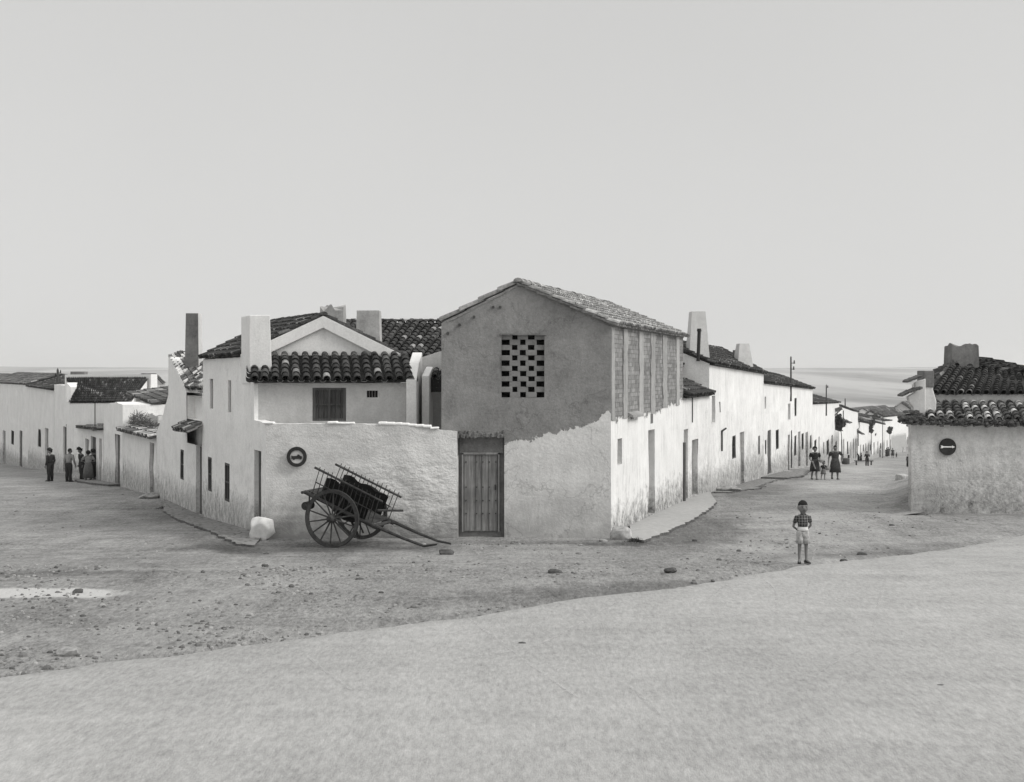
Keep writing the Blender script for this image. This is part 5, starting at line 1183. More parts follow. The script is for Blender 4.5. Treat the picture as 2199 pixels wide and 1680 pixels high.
def weeds(u, v, w, n, h, label, seed):
    mb = MB(); rg = random.Random(seed); c = GP(u, v)
    for i in range(n):
        a = rg.gauss(0, w * .35); b = rg.gauss(0, w * .2); p = Vector((c.x + a, c.y + b, gz(c.x + a, c.y + b) - .02)); hh = h * rg.uniform(.4, 1) * max(.3, 1 - abs(a) / w)
        d_ = Vector((rg.uniform(-.6, .6), rg.uniform(-.6, .6), 1)) * hh; s = Vector((rg.uniform(-1, 1), rg.uniform(-1, 1), 0)).normalized() * .008
        mb.face([mb.vert(p - s), mb.vert(p + s), mb.vert(p + d_ * .6 + s * .8 + Vector((d_.x * .1, 0, 0))), mb.vert(p + d_)])
    tag(mb.build('weed_clump', M['weed']), label, 'weeds')
weeds(1366, 1165, .40, 420, .16, 'dark weeds beside the patchy boulder at the pavement end', 1)
weeds(352, 1093, .5, 200, .13, 'scruffy weeds at the far end of the left stone pavement', 2)
# heaps of loose dirt and stones along the right pavement
for u, v, s, lb in ((1556, 1056, 1.1, 'low heap of broken slabs beside the white wall beyond the cement pavement'), (1683, 1016, .9, 'dark lump of rubble beside the second pavement'), (320, 1072, .8, 'small heap of rubble below the tall grey door on the left')):
    p = GP(u, v); rock('rubble_heap', lb, 'rubble', p, s, s * .8, s * .28, 'stone', u, sub=4, rough=.5, sink=.2)

def bank():
    mb = MB(); rows = []; pa = [GP(1948, 1108), GP(1951, 1085), GP(1950, 1062), GP(1950, 1042), GP(1953, 1025), GP(1956, 1012)]; n = 40
    for i in range(n + 1):
        f = i / n * (len(pa) - 1); j = min(int(f), len(pa) - 2); c = pa[j].lerp(pa[j + 1], f - j); w = (1.1 + noise.noise(Vector((i * .4, 0, 0))) * .5) * math.sin(math.pi * (.12 + .88 * i / n)) + .15; row = []
        for q in range(11):
            t_ = q / 10; x = c.x - w + t_ * (w + .5); h = .42 * (t_ ** 1.5) * math.sin(math.pi * (.1 + .85 * i / n)) + noise.noise(Vector((x * 2, c.y * 1.3, 4))) * .09 * t_; row.append(mb.vert((x, c.y, gz(x, c.y) + h - .03)))
        rows.append(row)
    for a, b in zip(rows, rows[1:]):
        for q in range(10): mb.face((a[q], a[q + 1], b[q + 1], b[q]))
    o = mb.build('earth_bank', M['ground'], smooth=True); tag(o, kind='structure')
    if sum(p.normal.z for p in o.data.polygons) < 0: o.data.flip_normals()
bank()

# ------------------------------------------------------------------ poles
def pole(u, v0, v1, Y, r, label, arms=(), name='utility_pole', group=None):
    b = P(u, v1, Y); t_ = P(u, v0, Y); root = thing(name, label, 'pole', b, group)
    mb = MB(); mb.bar(b, t_, r, 8, r * .8); mb.bar(t_, t_ + Vector((0, 0, r * 1.6)), r * .8, 8, .004); mb.build('post', M['pole'], root)
    for du, v in arms:
        a = P(u, v, Y); e = P(u + du, v, Y); mb = MB(); mb.bar(a, e, .02, 5); mb.bar(e - Vector((0, 0, .04)), e + Vector((0, 0, .16)), .05, 7, .03); mb.build('insulator', M['iron'], root)
pole(1698.5, 768, 862, 75.2, .055, 'dark wooden pole with two insulators rising above the ragged eave', ((7, 780), (6, 793)))
pole(1774.5, 828, 893, 106.5, .06, 'shorter dark pole fixed to the wall of the lower terrace house', ((3, 832),))
pole(1895.5, 884, 984, 215, .065, 'thin tall pole standing in the far part of the right street')
pole(1815, 857, 872, 148, .07, 'short thin pole on the roof edge behind the awning')
pole(124, 795, 822, 92, .10, 'telegraph pole sticking up behind the roofs at the far left', ((6, 800), (-5, 806), (5, 810)))
pole(1843, 920, 958, 176, .06, 'thin post beside the shed roof in the far street')
pole(1700, 925, 1003, 74.6, .03, 'thin iron post in front of the doors of the long terrace house')
# ------------------------------------------------------------------ awning frame and hanging plant on the right street
def awning():
    root = thing('awning_frame', 'slatted wooden awning frame projecting from the terrace wall above the dark plant', 'awning', P(1800, 925, 122))
    Y = 122
    for a, b in ((P(1791, 918, Y), P(1791, 880, Y)), (P(1811, 918, Y), P(1811, 882, Y)), (P(1798, 925, Y + 3), P(1798, 882, Y + 3)), (P(1791, 893, Y), P(1806, 880, Y))): mb = MB(); mb.bar(a, b, .05, 6); mb.build('post', M['pole'], root)
    for i in range(5): mb = MB(); a = P(1790 + i * 3.4, 879 - i * 1.2, Y); mb.prism([a, a + Vector((.14, 0, .03)), a + Vector((.90, 2.6, -.34)), a + Vector((.76, 2.6, -.37))], (0, 0, .04)); mb.build('slat', M['door_mid'], root)
awning()
def leafy(name, label, cat, blobs, trunk, Y, seed, n=900, ls=.16, mat='weed', tr=.07):
    rg = random.Random(seed); b = P(*trunk[0], Y); root = thing(name, label, cat, b); mb = MB()
    pts = [P(u, v, Y) for u, v in trunk]
    for i, (p, q) in enumerate(zip(pts, pts[1:])): mb.bar(p, q, tr * (1 - i * .15), 7, tr * (.85 - i * .15))
    mb.build('trunk', M['pole'], root); mb = MB()
    for i in range(n):
        u, v, r = rg.choice(blobs); c = P(u, v, Y); R = r / FPX * Y; d_ = Vector((rg.gauss(0, 1), rg.gauss(0, 1), rg.gauss(0, 1))).normalized() * R * rg.random() ** .4 * (1 + .35 * noise.noise(Vector((i, u, v)) * .7))
        p = c + d_; a = Vector((rg.uniform(-1, 1), rg.uniform(-1, 1), rg.uniform(-1, 1))).normalized() * ls * rg.uniform(.5, 1.2); q = a.cross(Vector((rg.uniform(-1, 1), rg.uniform(-1, 1), rg.uniform(-1, 1)))).normalized() * ls * .4
        mb.face([mb.vert(p), mb.vert(p + a * .5 + q), mb.vert(p + a), mb.vert(p + a * .5 - q)], rg.random())
    mb.build('crown', M[mat], root)
leafy('street_tree', 'dark climbing tree with a thin pale trunk growing up into the wooden awning', 'tree', [(1797, 911, 7), (1805, 913, 7), (1806, 903, 5), (1801, 896, 5), (1804, 921, 4), (1793, 903, 5), (1810, 908, 4), (1797, 919, 4)], [(1808, 989), (1808, 960), (1807, 935), (1805, 915)], 123, 4, 750, .26, tr=.05)
leafy('street_tree', 'small dark tree by the wall farther down the street, left of the thin pole', 'tree', [(1872, 910, 5), (1870, 918, 4), (1875, 905, 4), (1871, 926, 4)], [(1871, 976), (1871, 950), (1871, 925)], 218, 6, 700, .3)
leafy('street_tree', 'faint tree against the hazy two-storey house at the far end', 'tree', [(1912, 921, 4), (1910, 927, 4)], [(1911, 968), (1911, 930)], 280, 7, 400, .4)
leafy('hill_trees', 'grove of dark trees between the last roofs beyond the terrace', 'trees', [(1845 + i * 6, 899 + (i % 3) * 2, 6) for i in range(7)], [(1860, 915), (1860, 900)], 290, 8, 1100, .8)
# shed roofs hanging off the far terrace walls
for (u0, v0, u1, v1, y, lb) in ((1813, 896, 1829, 904, 143, 'small dark lean-to roof on the tall terrace wall right of the awning'), (1843, 919, 1856, 930, 178, 'small brown shed roof below the pale terrace house eave'), (1845, 893, 1873, 905, 182, 'long brown lean-to roof running down beyond the tall terrace house')):
    a, b = P(u0, v0, y), P(u1, v1, y * 1.03); mb = MB(); tiles(mb, a + Vector((0, 0, -.5)), b + Vector((0, 0, -.3)), b + Vector((-1.2, 1, .35)), a + Vector((-1.2, 1, .6)), pitch=.4, expo=.6, seg=3, near=False, seed=7)
    r_ = thing('lean_to_roof', lb, 'roof', a); mb.build('tile_slope', M['tile_far'], r_)
def bench():
    c = P(1855, 981, 140); c.z = gz(c.x, c.y); root = thing('bench', 'low dark bench on the far pavement near the seated woman', 'bench', c)
    d_ = Vector((.35, .93, 0)); mb = MB(); mb.box(c + Vector((0, 0, .42)), 2.0, .35, .08); mb.build('seat', M['pole'], root)
    for x in (-.8, .8): mb = MB(); mb.box(c + Vector((x, 0, 0)), .1, .3, .42); mb.build('leg', M['pole'], root)
bench()
def step():
    a = GP(1944, 1034); a = Vector((a.x, a.y, gz(a.x, a.y))); root = thing('stone_step', 'bright whitewashed stone step against the side of the right edge house', 'step', a)
    mb = MB(); mb.box(a + Vector((0, .3, -.1)), .46, 1.2, .38, taper=.86); o = mb.build('block', M['white_r'], root); bevel(o, .03)
step()
# ------------------------------------------------------------------ people
def skin_mesh(name, J, E, mat, root, T):
    """one continuous body grown over joints J {name: (pos, radius or (rx, ry))}"""
    names = list(J); me = bpy.data.meshes.new(name + '_rig')
    me.from_pydata([J[k][0] for k in names], [(names.index(a), names.index(b)) for a, b in E], [])
    tmp = bpy.data.objects.new('tmp', me); COL.objects.link(tmp)
    sm = tmp.modifiers.new('skin', 'SKIN'); ss = tmp.modifiers.new('sub', 'SUBSURF'); ss.levels = ss.render_levels = 1
    if not me.skin_vertices: me.skin_vertices.new()
    for i, k in enumerate(names):
        r = J[k][1]; me.skin_vertices[0].data[i].radius = r if isinstance(r, tuple) else (r, r)
    me.skin_vertices[0].data[names.index('pelvis')].use_root = True
    dg = bpy.context.evaluated_depsgraph_get(); dg.update(); ev = tmp.evaluated_get(dg)
    out = bpy.data.meshes.new_from_object(ev); bpy.data.objects.remove(tmp); bpy.data.meshes.remove(me)
    out.name = name; out.transform(Matrix.Translation(-Vector(parent_loc(root))) @ T); out.materials.clear(); out.materials.append(M[mat])
    out.polygons.foreach_set('use_smooth', [True] * len(out.polygons)); o = bpy.data.objects.new(name, out); COL.objects.link(o); o.parent = root; return o
def person(label, loc, yaw, H=1.62, hf=1.0, pose=None, outfit='woman', mats=None, skin='skin_dark', detail=True, group=None, hair='short', lean=0, extra=None, girth=1.24):
    root = thing('person', label, 'person', loc, group); s = H / 1.7; m = dict(top='cloth_dark', bottom='cloth_dark', hair='hair', shoe='shoe'); m.update(mats or {})
    T = Matrix.Translation(loc) @ Matrix.Rotation(yaw, 4, 'Z') @ Matrix.Diagonal((s * girth, s * (girth * .5 + .5), s, 1))
    hz = 1.70 - .235 * hf; k = (hz - .02) / 1.445       # neck height; the body below is scaled by k
    slim = .86 if hf > 1.15 else 1.0
    gx = 1 / girth
    J = {'pelvis': ((0, 0, .90 * k), (.125 * slim, .10 * slim)), 'waist': ((0, .0, 1.05 * k), (.105 * slim, .085 * slim)), 'chest': ((0, .0, 1.25 * k), (.135 * slim, .10 * slim)), 'upper_chest': ((0, 0, 1.375 * k), (.10 * slim, .075)),
         'neck': ((0, 0, hz - .01), .045 * (1 + (hf - 1) * .2) * gx), 'jaw': ((0, .022 * hf, hz + .060 * hf), (.086 * hf * gx, .094 * hf)), 'face': ((0, .008, hz + .12 * hf), (.094 * hf * gx, .112 * hf)), 'crown': ((0, -.005, hz + .185 * hf), (.088 * hf * gx, .104 * hf))}
    E = [('pelvis', 'waist'), ('waist', 'chest'), ('chest', 'upper_chest'), ('upper_chest', 'neck'), ('neck', 'jaw'), ('jaw', 'face'), ('face', 'crown')]
    J['nose'] = ((0, .128 * hf, hz + .10 * hf), .016 * hf); E.append(('face', 'nose'))
    for q, S in (('l', -1), ('r', 1)):
        J['ear_' + q] = ((S * .102 * hf * gx, -.01, hz + .11 * hf), .020 * hf); E.append(('face', 'ear_' + q))
        J['hip_' + q] = ((S * .085 * slim, 0, .85 * k), .088 * slim); J['knee_' + q] = ((S * .095 * slim, .012, .48 * k), .055 * slim); J['calf_' + q] = ((S * .097 * slim, -.012, .33 * k), .05 * slim); J['ankle_' + q] = ((S * .10 * slim, 0, .085), .035 * slim); J['toe_' + q] = ((S * .115 * slim, .15, .035), .034)
        E += [('pelvis', 'hip_' + q), ('hip_' + q, 'knee_' + q), ('knee_' + q, 'calf_' + q), ('calf_' + q, 'ankle_' + q), ('ankle_' + q, 'toe_' + q)]
        J['shoulder_' + q] = ((S * .165 * slim, 0, 1.37 * k), .05 * slim); J['elbow_' + q] = ((S * .225 * slim, -.03, 1.09 * k), .037 * slim); J['wrist_' + q] = ((S * .235 * slim, .05, .85 * k), .025 * slim)
        E += [('upper_chest', 'shoulder_' + q), ('shoulder_' + q, 'elbow_' + q), ('elbow_' + q, 'wrist_' + q)]
    for kk, v in (pose or {}).items(): J[kk] = (v, J[kk][1])
    for q, S in (('l', -1), ('r', 1)):      # the hand grows out of the wrist along the forearm
        w = Vector(J['wrist_' + q][0]); e = Vector(J['elbow_' + q][0]); d = (w - e).normalized(); side = Vector((0, 1, 0)) - d * d.y
        side = side.normalized() if side.length > .1 else Vector((1, 0, 0)); nrm = d.cross(side)
        J['palm_' + q] = (tuple(w + d * .055), (.03, .02)); E.append(('wrist_' + q, 'palm_' + q))
        for i in range(4):
            o = side * ((i - 1.5) * .019); ln = (.062, .072, .068, .052)[i]; f1 = w + d * .095 + o; f2 = w + d * (.095 + ln * .55) + o + nrm * (-S) * .012; f3 = w + d * (.095 + ln * .85) + o + nrm * (-S) * .034
            a, b, c = ['finger%d%s_%s' % (i, t_, q) for t_ in 'abc']; J[a] = (tuple(f1), .0085); J[b] = (tuple(f2), .008); J[c] = (tuple(f3), .0065); E += [('palm_' + q, a), (a, b), (b, c)]
        t1 = w + d * .05 + side * .035; t2 = w + d * .085 + side * .052; J['thumb_a_' + q] = (tuple(t1), .010); J['thumb_b_' + q] = (tuple(t2), .008); E += [('palm_' + q, 'thumb_a_' + q), ('thumb_a_' + q, 'thumb_b_' + q)]
    if lean:
        c = math.cos(lean); sn = math.sin(lean)
        for kk in J:
            p = J[kk][0]
            if p[2] > .92 * k: z0 = .92 * k; J[kk] = ((p[0], p[1] * c + (p[2] - z0) * sn, z0 + (p[2] - z0) * c - p[1] * sn), J[kk][1])
    def g(n): return Vector(J[n][0])
    skin_mesh('body', J, E, skin, root, T)
    def loft(mb, path, n=12, flat=1.0):
        """tube along path [(point, rx, ry)]"""
        L = []; pts = [Vector(p[0]) for p in path]
        for i, (p, rx, ry) in enumerate(path):
            p = Vector(p); d = (pts[min(i + 1, len(pts) - 1)] - pts[max(i - 1, 0)]).normalized(); x = Vector((1, 0, 0)) - d * d.x; x = x.normalized() if x.length > .2 else Vector((0, 1, 0)); y = d.cross(x).normalized()
            L.append([mb.vert(T @ (p + x * math.cos(2 * math.pi * j / n) * rx + y * math.sin(2 * math.pi * j / n) * ry)) for j in range(n)])
        for a, b in zip(L, L[1:]):
            for j in range(n): mb.face((a[j], a[(j + 1) % n], b[(j + 1) % n], b[j]))
        mb.face(L[0][::-1]); mb.face(L[-1])
    top = MB(); up = g('upper_chest'); nk = g('neck'); ch = g('chest'); wa = g('waist'); pe = g('pelvis')
    w = .02
    bottom_z = wa.lerp(pe, .6)
    if outfit == 'boy': bottom_z = wa + Vector((0, 0, .0))
    loft(top, [(bottom_z, .128 * slim + .012, .10 * slim + .014), (wa, .118 * slim + .012, .095 * slim + .012), (ch, .150 * slim + .01, .115 * slim + .012), (ch.lerp(up, .6), .165 * slim, .105 * slim), (up + Vector((0, 0, .02)), .135 * slim, .08), (nk + Vector((0, 0, -.035)), .06, .055)])
    for q in 'lr':
        sh, el, wr = g('shoulder_' + q), g('elbow_' + q), g('wrist_' + q)
        if outfit in ('man', 'robe'): loft(top, [(sh.lerp(up, .35), .062, .06), (sh, .066 * slim, .066 * slim), (el, .05, .05), (wr.lerp(el, .1), .036, .036)], 8)
        else: loft(top, [(sh.lerp(up, .35), .062, .06), (sh, .068 * slim, .068 * slim), (sh.lerp(el, .62), .058 * slim + .004, .058 * slim + .004)], 8)
    top.build({'boy': 'shirt', 'man': 'shirt', 'woman': 'blouse', 'dress': 'bodice', 'robe': 'shawl'}[outfit], M[m['top']], root, smooth=True)
    bt = MB()
    if outfit in ('woman', 'dress', 'robe'):
        hem = .10 if outfit == 'robe' else m.get('hem', .44); kl, kr = g('knee_l'), g('knee_r'); mid = (kl + kr) / 2; hw = .155 + abs(kl.x - kr.x) * .25
        loft(bt, [(wa + Vector((0, 0, .03)), .13 * slim, .108 * slim), (pe, .175 * slim, .135 * slim), (Vector((mid.x * .5, mid.y * .5, .70 * k)), .205 * slim, .165 * slim), (Vector((mid.x, mid.y, hem)), hw * slim + .03, .19 * slim)], 16)
        bt.build('skirt', M[m['bottom']], root, smooth=True)
    else:
        loft(bt, [(wa + Vector((0, 0, -.03)), .125 * slim, .10 * slim), (pe, .155 * slim, .122 * slim), (pe + Vector((0, 0, -.08 * k)), .165 * slim, .128 * slim), (pe + Vector((0, 0, -.16 * k)), .10 * slim, .09 * slim)], 16)
        for q in 'lr':
            hp, kn, an, cf = g('hip_' + q), g('knee_' + q), g('ankle_' + q), g('calf_' + q)
            if outfit == 'boy': loft(bt, [(hp + Vector((0, 0, .09)), .085 * slim, .11 * slim), (hp + Vector((0, 0, .02)), .100 * slim, .126 * slim), (hp.lerp(kn, .4), .104 * slim, .126 * slim), (hp.lerp(kn, .74), .116 * slim, .130 * slim)], 12)
            else: loft(bt, [(hp + Vector((0, 0, .04)), .098 * slim, .11 * slim), (hp.lerp(kn, .5), .09 * slim, .095 * slim), (kn, .075, .075), (cf, .07, .07), (an + Vector((0, 0, .0)), .062, .065)], 10)
        bt.build('shorts' if outfit == 'boy' else 'trousers', M[m['bottom']], root, smooth=True)
    if outfit == 'boy':
        b = MB(); loft(b, [(pe + Vector((0, 0, .05)), .166 * slim, .136 * slim), (pe.lerp(wa, .6), .156 * slim, .130 * slim), (wa + Vector((0, 0, .015)), .146 * slim, .124 * slim)], 14); b.build('waist_sash', M['cloth_pale'], root, smooth=True)
    for q in 'lr':
        an, to = g('ankle_' + q), g('toe_' + q); mb = MB(); d = (to - an); d.z = 0; d = d.normalized(); sx = Vector((-d.y, d.x, 0)); L = []
        for t_, w_, h_ in ((-.06, .030, .075), (.0, .038, .085), (.07, .043, .06), (.14, .042, .042), (.185, .026, .03)):
            c = Vector((an.x, an.y, an.z - .085)) + d * t_; L.append([mb.vert(T @ (c + sx * w_ * x + Vector((0, 0, h_ * z)))) for x, z in ((-1, 0), (1, 0), (1, .6), (.55, 1), (-.55, 1), (-1, .6))])
        for a, b in zip(L, L[1:]):
            for j in range(6): mb.face((a[j], a[(j + 1) % 6], b[(j + 1) % 6], b[j]))
        mb.face(L[0]); mb.face(L[-1]); mb.build('shoe', M[m['shoe']], root)
    # hair / cap / headscarf
    fc, cr = g('face'), g('crown'); bm = bmesh.new(); bmesh.ops.create_uvsphere(bm, u_segments=20, v_segments=14, radius=1)
    hs = {'short': (.093, .104, .108), 'full': (.122, .128, .135), 'scarf': (.118, .130, .150), 'cap': (.092, .104, .10)}[hair]; dele = []
    for v in bm.verts:
        p = v.co.copy(); front = p.y > .35
        if hair == 'scarf': cut = p.y > .62 and p.z < .35
        else: cut = p.z < (-.52 + .88 * max(0, p.y) + .25 * min(0, p.y) if hair == 'full' else -.42 + .56 * max(0, p.y) + .35 * min(0, p.y)) + .05 * math.sin(p.x * 9)
        if cut: dele.append(v)
        kx = 1 + noise.noise(p * 5) * .06; v.co = Vector((p.x * hs[0] * hf * kx * gx, p.y * hs[1] * hf * kx, p.z * hs[2] * hf * kx))
    bmesh.ops.delete(bm, geom=dele, context='VERTS'); me = bpy.data.meshes.new('hair'); bm.to_mesh(me); bm.free()
    c = fc.lerp(cr, .38) + Vector((0, -.008, .004)); me.transform(Matrix.Translation(-Vector(loc)) @ T @ Matrix.Translation(c)); me.materials.append(M[m['hair']]); me.polygons.foreach_set('use_smooth', [True] * len(me.polygons))
    so = me; o = bpy.data.objects.new('headscarf' if hair == 'scarf' else 'hair', me); COL.objects.link(o); o.parent = root; mod = o.modifiers.new('thick', 'SOLIDIFY'); mod.thickness = .012 * s; mod.offset = -1
    if hair == 'cap':
        mb = MB(); loft(mb, [(c + Vector((0, .02, .045)), .118, .135), (c + Vector((0, .03, .085)), .125, .14), (c + Vector((0, .0, .115)), .08, .09)], 14); mb.prism([T @ (c + Vector(p)) for p in ((-.07, .10, .045), (.07, .10, .045), (.05, .185, .03), (-.05, .185, .03))], (0, 0, .012)); mb.build('cap', M['cloth_black'], root, smooth=True)
    if detail:
        for S in (-1, 1):
            mb = MB(); p = fc + Vector((S * .036 * hf * gx, .094 * hf, -.004)); mb.bar(T @ (p - Vector((0, .012, 0))), T @ (p + Vector((0, .010, 0))), .0125 * hf * s, 8, .008 * hf * s); mb.build('eye', M['hair'], root)
            mb = MB(); p = fc + Vector((S * .036 * hf * gx, .092 * hf, .024 * hf)); mb.box(T @ p, .034 * hf * s, .020 * s, .006 * hf * s); mb.build('eyebrow', M['hair'], root)
        mb = MB(); p = fc + Vector((0, .092 * hf, -.066 * hf)); mb.box(T @ p, .036 * hf * s, .022 * s, .007 * hf * s); mb.build('mouth', M['cloth_dark'], root)
    if extra: extra(root, T, g)
    return root
CAMY = math.pi    # facing the camera
# the boy
def boy_extra(root, T, g):
    nk = g('neck'); mb = MB()
    for S in (-1, 1): mb.prism([T @ (nk + Vector(p)) for p in ((0, .075, -.075), (S * .07, .055, -.03), (S * .06, .03, .012), (S * .015, .06, -.01))], (0, -.006, .004))
    mb.build('collar', M['plaid'], root)
p = GP(1724, 1210)
person('small boy in plaid shirt and pale shorts standing alone, hands behind his back', p, CAMY + .05, 1.15 * (24.3 and p.y / 24.3), 1.42,
       pose={'elbow_l': (-.215, -.05, 1.03), 'elbow_r': (.225, -.05, 1.00), 'wrist_l': (-.10, -.15, .86), 'wrist_r': (.08, -.17, .88), 'toe_l': (-.13, .15, .035), 'toe_r': (.12, .15, .035)}, outfit='boy',
       mats=dict(top='plaid', bottom='cloth_short', shoe='cloth_dark'), hair='short', extra=boy_extra, girth=1.14)
# women with the child
def carry(root, T, g):
    mb = MB(); a = g('wrist_r'); b = g('wrist_l')
    mb.bar(T @ (g('wrist_r') + Vector((.0, .06, .04))), T @ (g('wrist_r') + Vector((-.12, .10, -.36))), .035, 8, .025); mb.build('rolled_cloth', M['cloth_mid'], root)
    mb = MB(); c = g('wrist_l') + Vector((-.05, .06, -.02)); mb.rings([(T @ (c + Vector((0, 0, z))), rx, ry) for z, rx, ry in ((-.11, .07, .06), (-.04, .11, .09), (.04, .12, .10), (.10, .09, .07))], 12); mb.build('bundle', M['bag'], root)
WG = 'people walking up the right street'
p = GP(1750, 1031); hw = 70.5 / FPX * p.y
person('woman in black blouse and dark skirt carrying bundles, walking left of the child', p, CAMY + .1, hw, 1.0,
       pose={'elbow_l': (-.23, -.03, 1.10), 'wrist_l': (-.14, .20, 1.04), 'elbow_r': (.22, -.03, 1.08), 'wrist_r': (.17, .14, .95), 'knee_l': (-.05, .10, .48), 'calf_l': (-.03, .08, .33), 'ankle_l': (-.05, .10, .085), 'toe_l': (-.06, .25, .035), 'knee_r': (.08, -.02, .48), 'calf_r': (.09, -.10, .33), 'ankle_r': (.10, -.14, .11), 'toe_r': (.12, .0, .035)},
       outfit='woman', mats=dict(top='cloth_black', bottom='cloth_dark'), hair='full', extra=carry, group=WG)
p = GP(1768.5, 1031); hc = 41 / FPX * p.y
person('toddler raising a hand to the mouth between the two women', p, CAMY, hc, 1.5,
       pose={'elbow_l': (-.22, .06, 1.02), 'wrist_l': (-.06, .16, 1.16), 'knee_r': (.13, .03, .42), 'ankle_r': (.17, .0, .085), 'calf_r': (.15, -.01, .3), 'toe_r': (.19, .14, .035)},
       outfit='dress', mats=dict(top='cloth_dark', bottom='cloth_grey', hem=.5), hair='short', group=WG)
def basket(root, T, g):
    w = g('elbow_l') + Vector((-.07, .02, -.16)); mb = MB()
    mb.rings([(T @ (w + Vector((0, 0, z))), rx, ry) for z, rx, ry in ((-.22, .15, .12), (-.10, .19, .16), (.05, .20, .17), (.09, .17, .14))], 14); mb.build('basket', M['basket'], root)
    mb = MB(); c = g('wrist_r') + Vector((.02, .02, -.24)); mb.rings([(T @ (c + Vector((0, 0, z))), rx, ry) for z, rx, ry in ((-.12, .11, .06), (.0, .13, .08), (.10, .09, .05), (.14, .03, .02))], 12); mb.build('bag', M['bag'], root)
p = GP(1793.5, 1030.5); hw = 73 / FPX * p.y
person('woman in grey dress with a basket on her hip, right of the child', p, CAMY - .05, hw, 1.0,
       pose={'elbow_l': (-.34, -.03, 1.15), 'wrist_l': (-.26, .12, .98), 'elbow_r': (.26, .0, 1.08), 'wrist_r': (.28, .06, .83), 'knee_r': (.11, .10, .50), 'calf_r': (.12, .02, .35), 'ankle_r': (.12, -.06, .13), 'toe_r': (.13, .06, .035)},
       outfit='dress', mats=dict(top='dress', bottom='dress', hem=.36), hair='short', extra=basket, group=WG)
# distant people: (u, v feet, px height, outfit, yaw, mats, hair, hf, label)
FARP = [(1862, 1001.5, 32, 'man', CAMY + .2, ('cloth_dark', 'cloth_dark'), 'short', 1, 'man in dark clothes with raised hands standing in the middle of the far street'),
        (1888.5, 982, 19, 'robe', CAMY, ('cloth_grey', 'cloth_grey'), 'short', 1, 'grey figure standing near the wall left of the thin tall pole'),
        (1904, 981, 18.5, 'robe', CAMY, ('cloth_black', 'cloth_black'), 'scarf', 1, 'dark robed woman, left one of the couple beyond the thin pole'),
        (1907.5, 980, 19, 'robe', 0, ('cloth_dark', 'cloth_dark'), 'scarf', 1, 'dark robed woman, right one of the couple beyond the thin pole'),
        (1917, 984, 21, 'woman', CAMY, ('cloth_dark', 'cloth_dark'), 'short', 1, 'woman walking beside a small child in the far street'),
        (1925, 984, 12, 'dress', CAMY, ('cloth_dark', 'cloth_dark'), 'short', 1.4, 'small child walking alone in the far right street'),
        (1937, 972, 15, 'robe', CAMY, ('cloth_grey', 'cloth_grey'), 'short', 1, 'faint grey figure at the far end of the street'),
        (1844, 990, 20, 'robe', 1.2, ('cloth_black', 'cloth_black'), 'scarf', 1, 'dark bent figure near the bench by the far terrace wall'),
        (1849, 991, 18, 'robe', 1.8, ('cloth_black', 'cloth_black'), 'scarf', 1, 'dark figure bending beside another near the bench')]
for u, v, hp, of, yw, mt, hr, hf, lb in FARP:
    p = GP(u, v); person(lb, p, yw, hp / FPX * p.y, hf, outfit=of, mats=dict(top=mt[0], bottom=mt[1]), hair=hr, detail=False,
        pose={'elbow_l': (-.25, .0, 1.12), 'wrist_l': (-.08, .2, 1.28), 'elbow_r': (.25, .0, 1.12), 'wrist_r': (.08, .2, 1.28)} if of == 'man' else None, lean=.5 if 'ben' in lb[:12] else 0, group='small distant people in the right street')
p = GP(1951, 1003); person('woman in long black robe and headscarf by the steps of the right edge house', p, CAMY - .7, 27 / FPX * p.y, 1, outfit='robe', mats=dict(top='cloth_black', bottom='cloth_black', hair='cloth_black'), hair='scarf', detail=False)
def seated(u, v, hp, lb):
    p = GP(u, v); k = .40
    sit = {'pelvis': (0, 0, .50), 'waist': (0, 0, .66), 'chest': (0, .02, .86), 'upper_chest': (0, .03, .98), 'neck': (0, .04, 1.07), 'jaw': (0, .06, 1.13), 'face': (0, .05, 1.20), 'crown': (0, .04, 1.26), 'nose': (0, .16, 1.18), 'ear_l': (-.088, .04, 1.19), 'ear_r': (.088, .04, 1.19),
           'hip_l': (-.09, .04, .48), 'hip_r': (.09, .04, .48), 'knee_l': (-.11, .42, .50), 'knee_r': (.11, .42, .50), 'calf_l': (-.11, .42, .33), 'calf_r': (.11, .42, .33), 'ankle_l': (-.11, .40, .085), 'ankle_r': (.11, .40, .085), 'toe_l': (-.12, .55, .035), 'toe_r': (.12, .55, .035),
           'shoulder_l': (-.165, .03, .98), 'shoulder_r': (.165, .03, .98), 'elbow_l': (-.22, .05, .72), 'elbow_r': (.22, .05, .72), 'wrist_l': (-.08, .28, .62), 'wrist_r': (.08, .28, .62)}
    person(lb, p, CAMY - .9, hp / FPX * p.y / 1.32 * 1.7, 1, pose=sit, outfit='robe', mats=dict(top='cloth_black', bottom='cloth_black', hair='cloth_black'), hair='scarf', detail=False)
    mb = MB(); mb.box(p + Vector((0, .05, .0)), .4, .4, .40); o = mb.build('stool', M['pole']); tag(o, 'low wooden stool under the seated woman in black', 'stool')
seated(1820, 997, 26, 'woman in black sitting by the terrace wall beyond the walking women')
